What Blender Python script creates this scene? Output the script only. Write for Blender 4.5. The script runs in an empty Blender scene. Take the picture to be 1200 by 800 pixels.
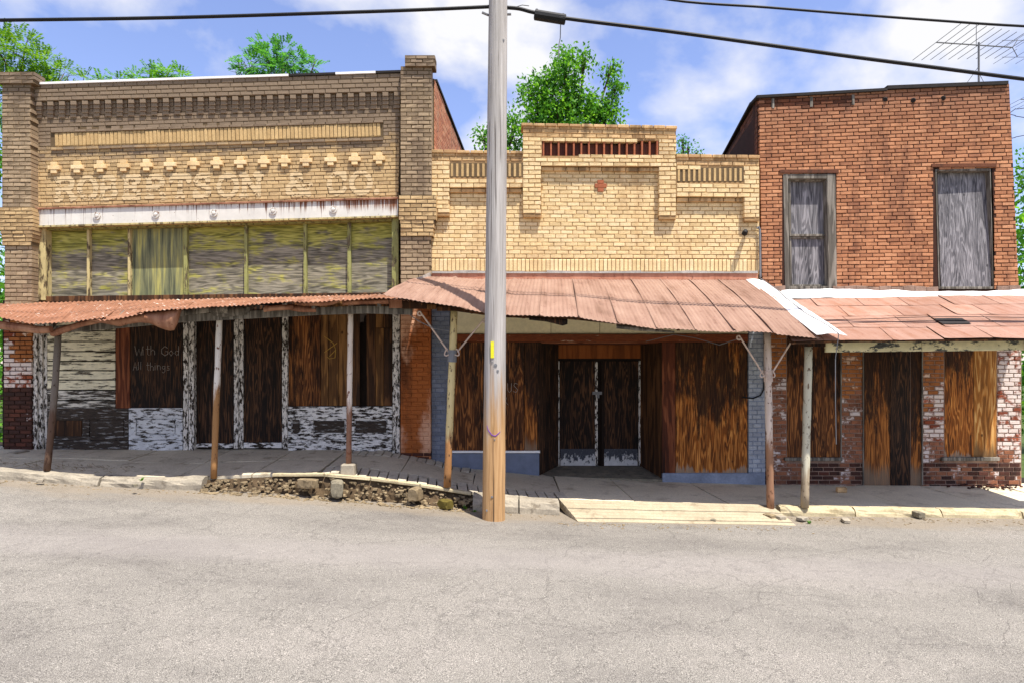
import bpy, bmesh, math, random
from mathutils import Vector, Matrix, noise

RND = random.Random(11)
SC = bpy.context.scene
COL = SC.collection

# ------------------------------------------------------------------ camera
FPX, CAMD, CAMZ, HZ = 720.0, 12.0, 2.0, 428.0     # focal (px at 1200 wide), distance to the fronts, eye height, horizon row
cam = bpy.data.cameras.new('camera')
cam.sensor_width = 36.0
cam.lens = 36.0 * FPX / 1200.0
cam.shift_y = (HZ - 400.0) / 1200.0
cam.clip_end = 3000
camo = bpy.data.objects.new('camera', cam)
COL.objects.link(camo)
camo.location = (0, -CAMD, CAMZ)
camo.rotation_euler = (math.radians(90), 0, 0)
SC.camera = camo

# ------------------------------------------------------------------ sun, sky, exposure
SUN_DIR = Vector((0.23, -0.31, 1.0)).normalized()      # towards the sun
elev = math.asin(SUN_DIR.z)
azim = math.atan2(SUN_DIR.x, SUN_DIR.y)
sl = bpy.data.lights.new('sun', 'SUN')
sl.energy = 5.0
sl.angle = math.radians(0.5)
sl.color = (1.0, 0.95, 0.87)
so = bpy.data.objects.new('sun', sl)
COL.objects.link(so)
so.location = (8, -12, 25)
so.rotation_euler = SUN_DIR.to_track_quat('Z', 'Y').to_euler()

SC.view_settings.view_transform = 'Standard'
SC.view_settings.look = 'None'
SC.view_settings.gamma = 1
SC.view_settings.exposure = 0.75

world = bpy.data.worlds.new('World')
SC.world = world
world.use_nodes = True
wt = world.node_tree
for n in list(wt.nodes):
    wt.nodes.remove(n)
wo = wt.nodes.new('ShaderNodeOutputWorld')
bg = wt.nodes.new('ShaderNodeBackground')
bg.inputs['Strength'].default_value = 0.125
sky = wt.nodes.new('ShaderNodeTexSky')
sky.sky_type = 'NISHITA'
sky.sun_disc = False
sky.sun_elevation = elev
sky.sun_rotation = azim
sky.air_density = 1.0
sky.dust_density = 0.6
sky.ozone_density = 2.0
tc = wt.nodes.new('ShaderNodeTexCoord')
mp = wt.nodes.new('ShaderNodeMapping')
mp.inputs['Location'].default_value = (2.15, 0.35, 0.9)
mp.inputs['Scale'].default_value = (1.0, 1.0, 1.5)
wt.links.new(tc.outputs['Generated'], mp.inputs['Vector'])
nz = wt.nodes.new('ShaderNodeTexNoise')
nz.inputs['Scale'].default_value = 3.1
nz.inputs['Detail'].default_value = 9
nz.inputs['Roughness'].default_value = 0.52
nz.inputs['Distortion'].default_value = 0.15
wt.links.new(mp.outputs[0], nz.inputs['Vector'])
cr = wt.nodes.new('ShaderNodeValToRGB')
cr.color_ramp.elements[0].position = 0.475
cr.color_ramp.elements[0].color = (0, 0, 0, 1)
cr.color_ramp.elements[1].position = 0.615
cr.color_ramp.elements[1].color = (1, 1, 1, 1)
wt.links.new(nz.outputs['Fac'], cr.inputs[0])
tint = wt.nodes.new('ShaderNodeMix')
tint.data_type = 'RGBA'
tint.blend_type = 'MULTIPLY'
tint.inputs[0].default_value = 1.0
tint.inputs[7].default_value = (1.22, 1.08, 1.22, 1)
wt.links.new(sky.outputs[0], tint.inputs[6])
cm = wt.nodes.new('ShaderNodeMix')
cm.data_type = 'RGBA'
wt.links.new(cr.outputs[0], cm.inputs[0])
wt.links.new(tint.outputs[2], cm.inputs[6])
cm.inputs[7].default_value = (4.7, 4.7, 4.85, 1)
wt.links.new(cm.outputs[2], bg.inputs['Color'])
wt.links.new(bg.outputs[0], wo.inputs['Surface'])


# ------------------------------------------------------------------ helpers
def W(px, py, Y=0.0):
    """a point of the place at depth Y seen at photograph pixel (px, py)"""
    k = (CAMD + Y) / FPX
    return Vector(((px - 600.0) * k, Y, CAMZ + (HZ - py) * k))


def interp(pts, x):
    if x <= pts[0][0]:
        return pts[0][1]
    for (a, b), (c, d) in zip(pts, pts[1:]):
        if x <= c:
            return b + (d - b) * (x - a) / (c - a) if c > a else d
    return pts[-1][1]


def lerp(a, b, t):
    return a + (b - a) * t


def lin(v):
    v /= 255.0
    return v / 12.92 if v <= 0.04045 else ((v + 0.055) / 1.055) ** 2.4


def C(r, g, b):
    return (lin(r), lin(g), lin(b), 1.0)


WORLD = {}


def link(o, parent=None, loc=Vector((0, 0, 0))):
    COL.objects.link(o)
    WORLD[o.name] = Vector(loc)
    if parent is not None:
        o.parent = parent
        o.location = Vector(loc) - WORLD[parent.name]
    else:
        o.location = loc
    return o


def tag(o, label=None, cat=None, group=None, kind=None):
    if label:
        o['label'] = label
    if cat:
        o['category'] = cat
    if group:
        o['group'] = group
    if kind:
        o['kind'] = kind
    return o


def thing(name, loc, label, cat, group=None):
    o = bpy.data.objects.new(name, None)
    o.empty_display_size = 0.2
    link(o, None, loc)
    return tag(o, label, cat, group)


class MB:
    def __init__(s):
        s.v, s.f, s.mi = [], [], []

    def add(s, vs, fs, mi=0):
        n = len(s.v)
        s.v += [Vector(v) for v in vs]
        s.f += [tuple(i + n for i in f) for f in fs]
        s.mi += [mi] * len(fs)
        return s

    def box(s, x0, x1, y0, y1, z0, z1, mi=0):
        return s.hexa([(x0, y0, z0), (x1, y0, z0), (x1, y0, z1), (x0, y0, z1)],
                      [(x0, y1, z0), (x1, y1, z0), (x1, y1, z1), (x0, y1, z1)], mi)

    def hexa(s, front, back, mi=0):      # front: BL BR TR TL seen from the street
        return s.add(list(front) + list(back),
                     [(0, 1, 2, 3), (5, 4, 7, 6), (4, 0, 3, 7), (1, 5, 6, 2), (3, 2, 6, 7), (4, 5, 1, 0)], mi)

    def slab(s, tl, tr, br, bl, Y, thick, mi=0):
        """prism with its front face at depth Y covering the four photograph pixels"""
        f = [W(*bl, Y), W(*br, Y), W(*tr, Y), W(*tl, Y)]
        b = [p + Vector((0, thick, 0)) for p in f]
        return s.hexa(f, b, mi)

    def rect(s, x0, y0, x1, y1, Y, thick, mi=0):
        return s.slab((x0, y0), (x1, y0), (x1, y1), (x0, y1), Y, thick, mi)

    def tube(s, path, radii, seg=10, jit=0.0, cap=True):
        path = [Vector(p) for p in path]
        if not hasattr(radii, '__len__'):
            radii = [radii] * len(path)
        base = len(s.v)
        up = Vector((0, 1, 0.03))
        for i, p in enumerate(path):
            d = (path[min(i + 1, len(path) - 1)] - path[max(i - 1, 0)])
            if d.length < 1e-6:
                d = Vector((0, 0, 1))
            d.normalize()
            a = d.cross(up)
            if a.length < 1e-3:
                a = d.cross(Vector((1, 0, 0)))
            a.normalize()
            b = a.cross(d)
            for k in range(seg):
                t = 2 * math.pi * k / seg
                r = radii[i] * (1 + (RND.uniform(-jit, jit) if jit else 0))
                s.v.append(p + a * (math.cos(t) * r) + b * (math.sin(t) * r))
        for i in range(len(path) - 1):
            for k in range(seg):
                k2 = (k + 1) % seg
                s.f.append((base + i * seg + k, base + (i + 1) * seg + k, base + (i + 1) * seg + k2, base + i * seg + k2))
                s.mi.append(0)
        if cap:
            s.f.append(tuple(base + k for k in range(seg)))
            s.mi.append(0)
            e = base + (len(path) - 1) * seg
            s.f.append(tuple(e + k for k in reversed(range(seg))))
            s.mi.append(0)
        return s

    def grid(s, fn, nu, nv, flip=False):
        base = len(s.v)
        for j in range(nv + 1):
            for i in range(nu + 1):
                s.v.append(Vector(fn(i / nu, j / nv)))
        for j in range(nv):
            for i in range(nu):
                a = base + j * (nu + 1) + i
                q = (a, a + 1, a + nu + 2, a + nu + 1)
                s.f.append(q[::-1] if flip else q)
                s.mi.append(0)
        return s

    def rock(s, c, r, sq=(1, 1, 0.7), amp=0.3, sub=1):
        bm = bmesh.new()
        bmesh.ops.create_icosphere(bm, subdivisions=sub, radius=1.0)
        o = Vector((RND.uniform(-50, 50), RND.uniform(-50, 50), RND.uniform(-50, 50)))
        rot = Matrix.Rotation(RND.uniform(0, 6.28), 3, 'Z')
        vs = []
        for v in bm.verts:
            p = v.co * (1 + amp * noise.noise(v.co * 1.7 + o) * 1.6)
            # flatten a little so that it reads as broken stone
            p.x = max(-0.66, min(0.66, p.x))
            p.y = max(-0.66, min(0.66, p.y))
            p.z = max(-0.6, min(0.6, p.z))
            p = rot @ Vector((p.x * sq[0], p.y * sq[1], p.z * sq[2]))
            vs.append(Vector(c) + p * r)
        fs = [tuple(v.index for v in f.verts) for f in bm.faces]
        bm.free()
        return s.add(vs, fs)

    def build(s, name, mats, parent=None, smooth=False, bevel=0.0, solid=0.0):
        me = bpy.data.meshes.new(name)
        if not isinstance(mats, (list, tuple)):
            mats = [mats]
        lo = Vector((min(v.x for v in s.v), min(v.y for v in s.v), min(v.z for v in s.v)))
        hi = Vector((max(v.x for v in s.v), max(v.y for v in s.v), max(v.z for v in s.v)))
        cen = Vector(((lo.x + hi.x) / 2, (lo.y + hi.y) / 2, lo.z))
        me.from_pydata([v - cen for v in s.v], [], s.f)
        for m in mats:
            me.materials.append(m)
        if len(mats) > 1:
            me.polygons.foreach_set('material_index', s.mi)
        if smooth:
            me.polygons.foreach_set('use_smooth', [True] * len(me.polygons))
        if bevel > 0:
            bm = bmesh.new()
            bm.from_mesh(me)
            bmesh.ops.bevel(bm, geom=list(bm.edges), offset=bevel, segments=1, affect='EDGES', clamp_overlap=True)
            bm.to_mesh(me)
            bm.free()
        me.update()
        o = bpy.data.objects.new(name, me)
        link(o, parent, cen)
        if solid:
            md = o.modifiers.new('thickness', 'SOLIDIFY')
            md.thickness = solid
            md.offset = 0
        return o


# ------------------------------------------------------------------ materials
class N:
    def __init__(s, name):
        s.m = bpy.data.materials.new(name)
        s.m.use_nodes = True
        s.nt = s.m.node_tree
        s.b = s.nt.nodes['Principled BSDF']
        s.b.inputs['Specular IOR Level'].default_value = 0.25

    def put(s, sock, v):
        if isinstance(v, bpy.types.NodeSocket):
            s.nt.links.new(v, sock)
        elif v is not None:
            if hasattr(v, '__len__') and sock.type == 'VECTOR':
                v = v[:3]
            sock.default_value = v

    def pos(s, sc=(1, 1, 1), rnd=0.0):
        g = s.nt.nodes.new('ShaderNodeNewGeometry').outputs['Position']
        if rnd:
            o = s.nt.nodes.new('ShaderNodeObjectInfo').outputs['Random']
            k = s.math('MULTIPLY', o, rnd)
            c = s.nt.nodes.new('ShaderNodeCombineXYZ')
            for i in range(3):
                s.put(c.inputs[i], k)
            a = s.nt.nodes.new('ShaderNodeVectorMath')
            a.operation = 'ADD'
            s.put(a.inputs[0], g)
            s.put(a.inputs[1], c.outputs[0])
            g = a.outputs[0]
        v = s.nt.nodes.new('ShaderNodeVectorMath')
        v.operation = 'MULTIPLY'
        s.put(v.inputs[0], g)
        v.inputs[1].default_value = sc
        return v.outputs[0]

    def axis(s, i, gen=False):
        if gen:
            g = s.nt.nodes.new('ShaderNodeTexCoord').outputs['Generated']
        else:
            g = s.nt.nodes.new('ShaderNodeNewGeometry').outputs['Position']
        x = s.nt.nodes.new('ShaderNodeSeparateXYZ')
        s.put(x.inputs[0], g)
        return x.outputs[i]

    def rnd(s):
        o = s.nt.nodes.new('ShaderNodeObjectInfo').outputs['Random']
        g = s.nt.nodes.new('ShaderNodeNewGeometry').outputs['Random Per Island']
        return s.math('FRACT', s.math('ADD', o, s.math('MULTIPLY', g, 7.31)))

    def math(s, op, a, b=None, c=None, clamp=False):
        n = s.nt.nodes.new('ShaderNodeMath')
        n.operation = op
        n.use_clamp = clamp
        s.put(n.inputs[0], a)
        s.put(n.inputs[1], b)
        s.put(n.inputs[2], c)
        return n.outputs[0]

    def noise(s, vec, scale=1.0, detail=5, rough=0.55, dist=0.0):
        n = s.nt.nodes.new('ShaderNodeTexNoise')
        s.put(n.inputs['Vector'], vec)
        n.inputs['Scale'].default_value = scale
        n.inputs['Detail'].default_value = detail
        n.inputs['Roughness'].default_value = rough
        n.inputs['Distortion'].default_value = dist
        return n.outputs['Fac']

    def vor(s, vec, scale, feature='F1', out='Distance'):
        n = s.nt.nodes.new('ShaderNodeTexVoronoi')
        n.feature = feature
        s.put(n.inputs['Vector'], vec)
        n.inputs['Scale'].default_value = scale
        return n.outputs[out]

    def ramp(s, fac, stops, mode='LINEAR'):
        n = s.nt.nodes.new('ShaderNodeValToRGB')
        e = n.color_ramp.elements
        n.color_ramp.interpolation = mode
        while len(e) < len(stops):
            e.new(0.5)
        for k, (p, c) in zip(e, stops):
            k.position = p
            k.color = c if hasattr(c, '__len__') else (c, c, c, 1)
        s.put(n.inputs[0], fac)
        return n.outputs[0]

    def step(s, fac, a, b):
        n = s.nt.nodes.new('ShaderNodeMapRange')
        n.interpolation_type = 'SMOOTHSTEP'
        s.put(n.inputs[0], fac)
        n.inputs[1].default_value = a
        n.inputs[2].default_value = b
        return n.outputs[0]

    def mix(s, fac, a, b, mode='MIX'):
        n = s.nt.nodes.new('ShaderNodeMix')
        n.data_type = 'RGBA'
        n.blend_type = mode
        s.put(n.inputs[0], fac)
        s.put(n.inputs[6], a)
        s.put(n.inputs[7], b)
        return n.outputs[2]

    def grey(s, v):
        c = s.nt.nodes.new('ShaderNodeCombineColor')
        for i in range(3):
            s.put(c.inputs[i], v)
        return c.outputs[0]

    def done(s, col, rough=0.85, height=None, strength=0.3, dist=0.01, metal=0.0, spec=None):
        s.put(s.b.inputs['Base Color'], col)
        s.put(s.b.inputs['Roughness'], rough)
        s.put(s.b.inputs['Metallic'], metal)
        if spec is not None:
            s.b.inputs['Specular IOR Level'].default_value = spec
        if height is not None:
            bmp = s.nt.nodes.new('ShaderNodeBump')
            bmp.inputs['Strength'].default_value = strength
            bmp.inputs['Distance'].default_value = dist
            s.put(bmp.inputs['Height'], height)
            s.put(s.b.inputs['Normal'], bmp.outputs[0])
        return s.m


def m_brick(name, cols, stain=None, stain_amt=0.5, stain_scale=0.9, soot=None, paint=None, paint_lo=0.5, paint_hi=0.56, wash=None, dirty_low=None):
    n = N(name)
    k = n.rnd()
    base = n.ramp(k, [(i / max(1, len(cols) - 1), c) for i, c in enumerate(cols)])
    fine = n.noise(n.pos(), 55, 4, 0.7)
    base = n.mix(0.8, base, n.ramp(fine, [(0.25, 0.62), (0.75, 1.18)]), 'MULTIPLY')
    med = n.noise(n.pos(), 9, 4, 0.6)
    base = n.mix(0.5, base, n.ramp(med, [(0.3, 0.72), (0.7, 1.1)]), 'MULTIPLY')
    if stain:
        f = n.noise(n.pos((1.7, 1.7, 0.4)), stain_scale, 7, 0.68)
        f = n.math('MULTIPLY', n.step(f, 0.48, 0.66), stain_amt)
        base = n.mix(f, base, stain)
    if soot:
        # weathered upper courses: (colour, z where it starts, z where it is full)
        z = n.math('ADD', n.axis(2), n.math('MULTIPLY', n.axis(0), -0.03))
        z = n.math('ADD', z, n.math('MULTIPLY', n.math('SUBTRACT', n.noise(n.pos((2, 1, 3)), 1.6, 6, 0.7), 0.5), 0.7))
        z = n.math('ADD', z, n.math('MULTIPLY', n.math('SUBTRACT', k, 0.5), 0.35))
        f = n.math('MULTIPLY', n.step(z, soot[1], soot[2]), soot[3])
        base = n.mix(f, base, n.mix(0.6, soot[0], n.ramp(fine, [(0.25, 0.7), (0.75, 1.2)]), 'MULTIPLY'))
    if paint:
        f = n.noise(n.pos((1, 1, 1.3)), 2.3, 8, 0.72)
        f = n.math('ADD', f, n.math('MULTIPLY', n.math('SUBTRACT', k, 0.5), 0.12))
        base = n.mix(n.step(f, paint_lo, paint_hi), base, paint)
    if wash:
        f = n.noise(n.pos((1, 1, 0.5), 0), 1.7, 6, 0.6)
        base = n.mix(n.step(f, wash[1], wash[2]), base, wash[0])
    return n.done(base, 0.88, n.math('ADD', fine, med), 0.35, 0.006)


M = {}
GREYBROWN = C(128, 108, 88)
M['brick_tan'] = m_brick('tan_brick', [C(183, 154, 110), C(200, 170, 123), C(207, 177, 129), C(192, 162, 118)],
                         C(150, 122, 88), 0.35, 1.0, soot=(C(122, 106, 90), 6.15, 6.65, 0.9))
M['brick_pier'] = m_brick('grey_brown_brick', [C(150, 130, 103), C(164, 142, 113), C(173, 151, 121), C(158, 136, 109)],
                          C(100, 84, 70), 0.5, 1.1, soot=(C(116, 100, 84), 6.9, 7.6, 0.6))
M['brick_panel'] = m_brick('buff_soldier_brick', [C(190, 158, 108), C(206, 174, 122), C(198, 164, 112)], C(150, 122, 84), 0.35, 2.0)
M['brick_buff'] = m_brick('buff_brick', [C(222, 193, 141), C(235, 208, 157), C(238, 213, 166), C(229, 200, 149), C(234, 206, 154)],
                          C(172, 130, 84), 0.4, 0.8)
M['brick_buff_top'] = m_brick('stained_buff_brick', [C(196, 160, 112), C(222, 186, 134), C(184, 146, 102), C(228, 190, 138)],
                              C(104, 82, 58), 0.75, 2.4)
M['brick_red'] = m_brick('red_brick', [C(158, 106, 76), C(182, 124, 88), C(200, 140, 100), C(168, 114, 80), C(190, 132, 94), C(206, 148, 108)],
                         C(120, 80, 60), 0.7, 1.1, soot=(C(112, 80, 66), 6.0, 7.6, 0.65))
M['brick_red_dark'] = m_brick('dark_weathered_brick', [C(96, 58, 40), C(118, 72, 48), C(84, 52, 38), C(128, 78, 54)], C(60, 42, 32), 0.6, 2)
M['brick_side'] = m_brick('side_wall_brick', [C(176, 112, 82), C(194, 128, 94), C(206, 148, 112)], C(150, 126, 104), 0.6, 1.6)
M['brick_white_paint'] = m_brick('old_red_brick_with_flaking_white_paint', [C(140, 92, 66), C(160, 104, 76), C(116, 76, 58), C(148, 96, 70)],
                                 C(74, 48, 38), 0.7, 2.2, paint=C(202, 190, 184), paint_lo=0.53, paint_hi=0.6)
M['brick_whiter'] = m_brick('white_painted_brick_worn', [C(128, 64, 42), C(150, 78, 50), C(168, 98, 70)],
                            C(70, 40, 30), 0.4, 2.2, paint=C(212, 198, 190), paint_lo=0.42, paint_hi=0.52)
M['brick_soot'] = m_brick('dark_red_brick', [C(70, 44, 36), C(94, 54, 42), C(54, 36, 32), C(82, 48, 38)],
                          C(44, 30, 26), 0.8, 1.6, paint=C(190, 180, 176), paint_lo=0.64, paint_hi=0.7)
M['brick_orange'] = m_brick('orange_painted_brick', [C(164, 92, 44), C(172, 98, 48), C(156, 86, 40)], C(86, 46, 24), 0.8, 1.5,
                            wash=(C(206, 160, 130), 0.52, 0.66))
M['brick_brown_paint'] = m_brick('brown_painted_brick', [C(164, 102, 56), C(172, 108, 60), C(156, 94, 50)], C(104, 60, 32), 0.6, 1.6,
                                 paint=C(214, 186, 164), paint_lo=0.56, paint_hi=0.64)
M['brick_bluegrey'] = m_brick('blue_grey_painted_brick', [C(112, 118, 130), C(126, 132, 146), C(104, 110, 122)], C(66, 68, 76), 0.6, 1.4)
M['brick_paleblue'] = m_brick('pale_blue_painted_brick', [C(164, 170, 180), C(178, 184, 192), C(154, 160, 172)], C(130, 134, 142), 0.5, 1.6)


def m_plain(name, col, var=0.25, rough=0.9, scale=6, bump=0.3):
    n = N(name)
    f = n.noise(n.pos(), scale, 7, 0.62)
    f2 = n.noise(n.pos(), scale * 9, 3, 0.6)
    c = n.mix(1.0, col, n.ramp(f, [(0.3, 1 - var), (0.7, 1 + var * 0.5)]), 'MULTIPLY')
    c = n.mix(0.6, c, n.ramp(f2, [(0.3, 1 - var), (0.7, 1 + var * 0.5)]), 'MULTIPLY')
    return n.done(c, rough, f2, bump, 0.006)


M['mortar_tan'] = m_plain('mortar_brown', C(104, 86, 62), 0.3, scale=3)
M['mortar_buff'] = m_plain('mortar_buff', C(168, 134, 92), 0.35, scale=3)
M['mortar_red'] = m_plain('mortar_dark', C(62, 38, 28), 0.3, scale=3)
M['mortar_white'] = m_plain('mortar_pale', C(150, 124, 108), 0.4, scale=5)
M['dark'] = m_plain('dark_board', C(34, 24, 18), 0.3)
M['soot_cap'] = m_plain('tar_capping', C(46, 42, 40), 0.3)
M['black'] = m_plain('black_rubber', C(22, 22, 24), 0.2, 0.6)
M['grey_metal'] = m_plain('grey_metal', C(120, 120, 122), 0.2, 0.5)
M['glass_dark'] = m_plain('dark_glass', C(20, 22, 22), 0.1, 0.15)
M['chalk'] = m_plain('chalk', C(166, 157, 148), 0.2)
M['chalk_yellow'] = m_plain('yellow_chalk', C(176, 138, 66), 0.2)
M['purple'] = m_plain('purple_paint', C(112, 62, 150), 0.3)
M['yellow_tag'] = m_plain('yellow_plastic', C(222, 214, 40), 0.1, 0.5)
M['terracotta'] = m_plain('terracotta', C(164, 96, 66), 0.3)
M['faded_paint'] = m_plain('faded_white_lettering', C(214, 188, 145), 0.15, scale=14)
M['roof_tar'] = m_plain('roof_felt', C(70, 66, 62), 0.3, scale=2)


def m_ply(name, dark, mid, light, ax='z', bands=26.0, weather=None, low_dirt=None, knots=True, scale=1.0, spread=(0.32, 0.5, 0.69), grain=0.18):
    """rotary cut plywood or board: contour lines of a stretched noise field"""
    n = N(name)
    st = (3.4 * scale, 3.4 * scale, 0.3 * scale) if ax == 'z' else (0.5 * scale, 2.0 * scale, 2.4 * scale)
    v = n.pos(st, 31.0)
    fs = (95, 95, 2.2) if ax == 'z' else (3.0, 40, 75)
    fib = n.noise(n.pos(fs, 13.0), 1.0, 5, 0.7)
    f = n.noise(v, 1.0, 3.5, 0.55, 0.3)
    f = n.math('ADD', f, n.math('MULTIPLY', fib, 0.03))
    g = n.math('SINE', n.math('MULTIPLY', f, bands * 4.8))
    g = n.ramp(g, [(0.0, 0.0), (0.4, 0.75), (1.0, 1.0)])
    big = n.noise(n.pos((6.5, 6.5, 0.5) if ax == 'z' else (0.5, 6.5, 6.5), 17.0), 1.0, 7, 0.7)
    h = n.math('ADD', n.math('MULTIPLY', g, grain), n.math('ADD', n.math('MULTIPLY', fib, 0.5), n.math('MULTIPLY', big, 0.62)))
    h = n.math('MULTIPLY', h, 1.0 / (1.12 + grain))
    c = n.ramp(h, [(spread[0], dark), (spread[1], mid), (spread[2], light)])
    if knots:
        kp = n.pos((1.3, 1.3, 0.9), 7.0)
        d = n.vor(kp, 2.2)
        c = n.mix(n.math('MULTIPLY', n.step(n.math('ADD', d, n.math('MULTIPLY', fib, 0.08)), 0.13, 0.07), 0.85), c, dark)
    if weather:
        w = n.noise(n.pos((4.5, 4.5, 0.8), 5.0), 1.0, 8, 0.74)
        if len(weather) > 3:
            w = n.math('ADD', w, n.math('MULTIPLY', n.math('SUBTRACT', n.axis(2, True), 0.35), weather[3]))
        c = n.mix(n.math('MULTIPLY', n.step(w, weather[1], weather[2]), 0.88), c, weather[0])
    if low_dirt:
        z = n.math('ADD', n.axis(2, True), n.math('MULTIPLY', n.math('SUBTRACT', n.noise(n.pos((7, 7, 0.8), 3.0), 1.0, 5, 0.7), 0.5), 0.35))
        c = n.mix(n.math('MULTIPLY', n.step(z, low_dirt[1], low_dirt[1] * 0.25), 0.8), c, low_dirt[0])
    return n.done(c, 0.8, h, 0.6, 0.01)


M['ply_dark'] = m_ply('dark_plywood', C(12, 8, 6), C(46, 29, 18), C(104, 70, 44), weather=(C(16, 11, 9), 0.48, 0.64), grain=0.26)
M['ply_brown'] = m_ply('brown_plywood', C(22, 12, 6), C(98, 56, 26), C(176, 114, 60), weather=(C(18, 11, 7), 0.49, 0.62, 0.1), grain=0.22)
M['ply_orange'] = m_ply('orange_plywood', C(38, 20, 9), C(156, 88, 30), C(230, 160, 82), weather=(C(22, 13, 8), 0.49, 0.62, 0.26), grain=0.2, bands=26, low_dirt=(C(150, 132, 112), 0.035))
M['ply_gold'] = m_ply('golden_plywood', C(66, 38, 14), C(166, 106, 42), C(222, 180, 114), bands=18, low_dirt=(C(90, 70, 46), 0.12))
M['ply_rust'] = m_ply('rust_brown_plywood', C(34, 18, 9), C(130, 74, 28), C(206, 134, 64), weather=(C(18, 11, 8), 0.49, 0.62, 0.4), grain=0.2, low_dirt=(C(120, 104, 86), 0.16))
M['plank_tan'] = m_ply('tan_plank', C(44, 27, 14), C(106, 72, 38), C(160, 116, 66), bands=8)
M['plank_brown'] = m_ply('brown_plank', C(24, 15, 9), C(70, 44, 24), C(124, 84, 50), bands=8)
M['plank_red'] = m_ply('reddish_plank', C(30, 14, 8), C(96, 48, 26), C(150, 90, 56), bands=10)
M['grey_ply'] = m_ply('grey_weathered_plywood', C(54, 53, 57), C(116, 113, 115), C(166, 162, 163), bands=24, knots=True, spread=(0.36, 0.5, 0.66), grain=0.14)
M['grey_wood'] = m_ply('grey_weathered_timber', C(52, 47, 42), C(108, 102, 92), C(158, 150, 138), bands=10, knots=False)


def m_transom():
    n = N('weathered_transom_panel')
    fz = n.noise(n.pos((5, 40, 60), 3.0), 1.0, 4, 0.65)
    f = n.math('ADD', n.noise(n.pos((0.5, 2.0, 4.8), 31.0), 1.0, 3.2, 0.55, 0.3), n.math('MULTIPLY', fz, 0.035))
    g = n.math('ADD', n.math('MULTIPLY', n.math('SINE', n.math('MULTIPLY', f, 74.0)), 0.5), 0.5)
    fib = n.noise(n.pos((3.5, 50, 85), 13.0), 1.0, 5, 0.7)
    h = n.math('ADD', n.math('MULTIPLY', g, 0.17), n.math('ADD', n.math('MULTIPLY', fib, 0.5), n.math('MULTIPLY', n.noise(n.pos((0.9, 3, 5), 19.0), 1.4, 7, 0.7), 0.42)))
    grey = n.ramp(h, [(0.35, C(50, 49, 42)), (0.53, C(118, 113, 96)), (0.72, C(162, 155, 134))])
    yel = n.ramp(h, [(0.35, C(66, 66, 26)), (0.53, C(140, 138, 62)), (0.72, C(190, 184, 98))])
    z = n.axis(2, True)
    w = n.noise(n.pos((1.6, 1.6, 4.0), 9.0), 1.4, 6, 0.65)
    w = n.math('ADD', w, n.math('MULTIPLY', n.step(z, 0.45, 1.0), 0.26))
    w = n.math('ADD', w, n.math('MULTIPLY', n.math('SUBTRACT', h, 0.5), 0.25))
    c = n.mix(n.step(w, 0.51, 0.70), grey, yel)
    return n.done(c, 0.8, h, 0.5, 0.008)


M['transom'] = m_transom()


def m_transom_bare():
    n = N('streaked_green_transom_panel')
    f = n.noise(n.pos((14, 14, 0.8), 3.0), 1.0, 5, 0.6)
    h = n.noise(n.pos((50, 50, 4), 3.0), 1.0, 4, 0.6)
    c = n.ramp(f, [(0.3, C(70, 76, 62)), (0.5, C(128, 130, 92)), (0.66, C(176, 170, 96))])
    c = n.mix(0.6, c, n.ramp(h, [(0.3, 0.7), (0.7, 1.15)]), 'MULTIPLY')
    return n.done(c, 0.8, h, 0.3, 0.006)


M['transom_bare'] = m_transom_bare()


def m_peel(name, paint, under, lo=0.46, hi=0.5, sc=(3, 3, 9), scale=2.0, under2=None, grad=None):
    n = N(name)
    f = n.noise(n.pos(sc, 11.0), scale, 9, 0.72)
    fine = n.noise(n.pos((sc[0] * 8, sc[1] * 8, sc[2] * 8), 4.0), 1.0, 3, 0.6)
    if grad:
        f = n.math('ADD', f, n.math('MULTIPLY', n.math('SUBTRACT', n.axis(grad[0], True), 0.5), grad[1]))
    k = n.step(f, lo, hi)
    u = n.ramp(fine, [(0.3, under), (0.7, under2 or under)])
    p = n.mix(0.7, paint, n.ramp(n.noise(n.pos((1, 1, 1), 3.0), 5, 6, 0.65), [(0.3, 0.66), (0.7, 1.08)]), 'MULTIPLY')
    c = n.mix(k, u, p)
    return n.done(c, 0.8, n.math('ADD', k, n.math('MULTIPLY', fine, 0.4)), 0.6, 0.006)


M['peel_white'] = m_peel('flaking_white_paint', C(232, 229, 224), C(24, 21, 19), 0.46, 0.52, (3, 3, 12), 2.0, C(62, 52, 43))
M['peel_grey'] = m_peel('flaking_grey_paint', C(214, 215, 216), C(32, 30, 28), 0.43, 0.49, (3, 3, 12), 2.2, C(70, 62, 54))
M['peel_dark'] = m_peel('nearly_bare_dark_board', C(170, 168, 164), C(30, 27, 25), 0.55, 0.61, (1.6, 3, 14), 2.0, C(74, 62, 52))
M['peel_vert'] = m_peel('flaking_white_post_paint', C(226, 220, 210), C(20, 17, 14), 0.455, 0.51, (17, 17, 6), 1.6, C(60, 48, 38))
M['peel_siding'] = m_peel('flaking_cream_siding', C(232, 224, 194), C(30, 27, 23), 0.41, 0.5, (1.3, 3, 10), 2.0, C(96, 88, 74), grad=None)
M['peel_siding_bare'] = m_peel('bare_siding', C(222, 217, 204), C(28, 26, 24), 0.47, 0.56, (1.3, 3, 12), 2.0, C(84, 76, 66))
M['peel_cream'] = m_peel('flaking_cream_fascia', C(236, 226, 182), C(40, 38, 34), 0.445, 0.47, (1.6, 2, 5), 1.5, C(112, 116, 112))
M['peel_kick'] = m_peel('peeling_kick_panel', C(206, 204, 200), C(58, 60, 66), 0.5, 0.54, (7, 7, 4), 1.8, C(80, 82, 88), grad=(2, -0.3))
M['cream'] = m_plain('cream_painted_board', C(236, 224, 184), 0.15, scale=2)
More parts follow.
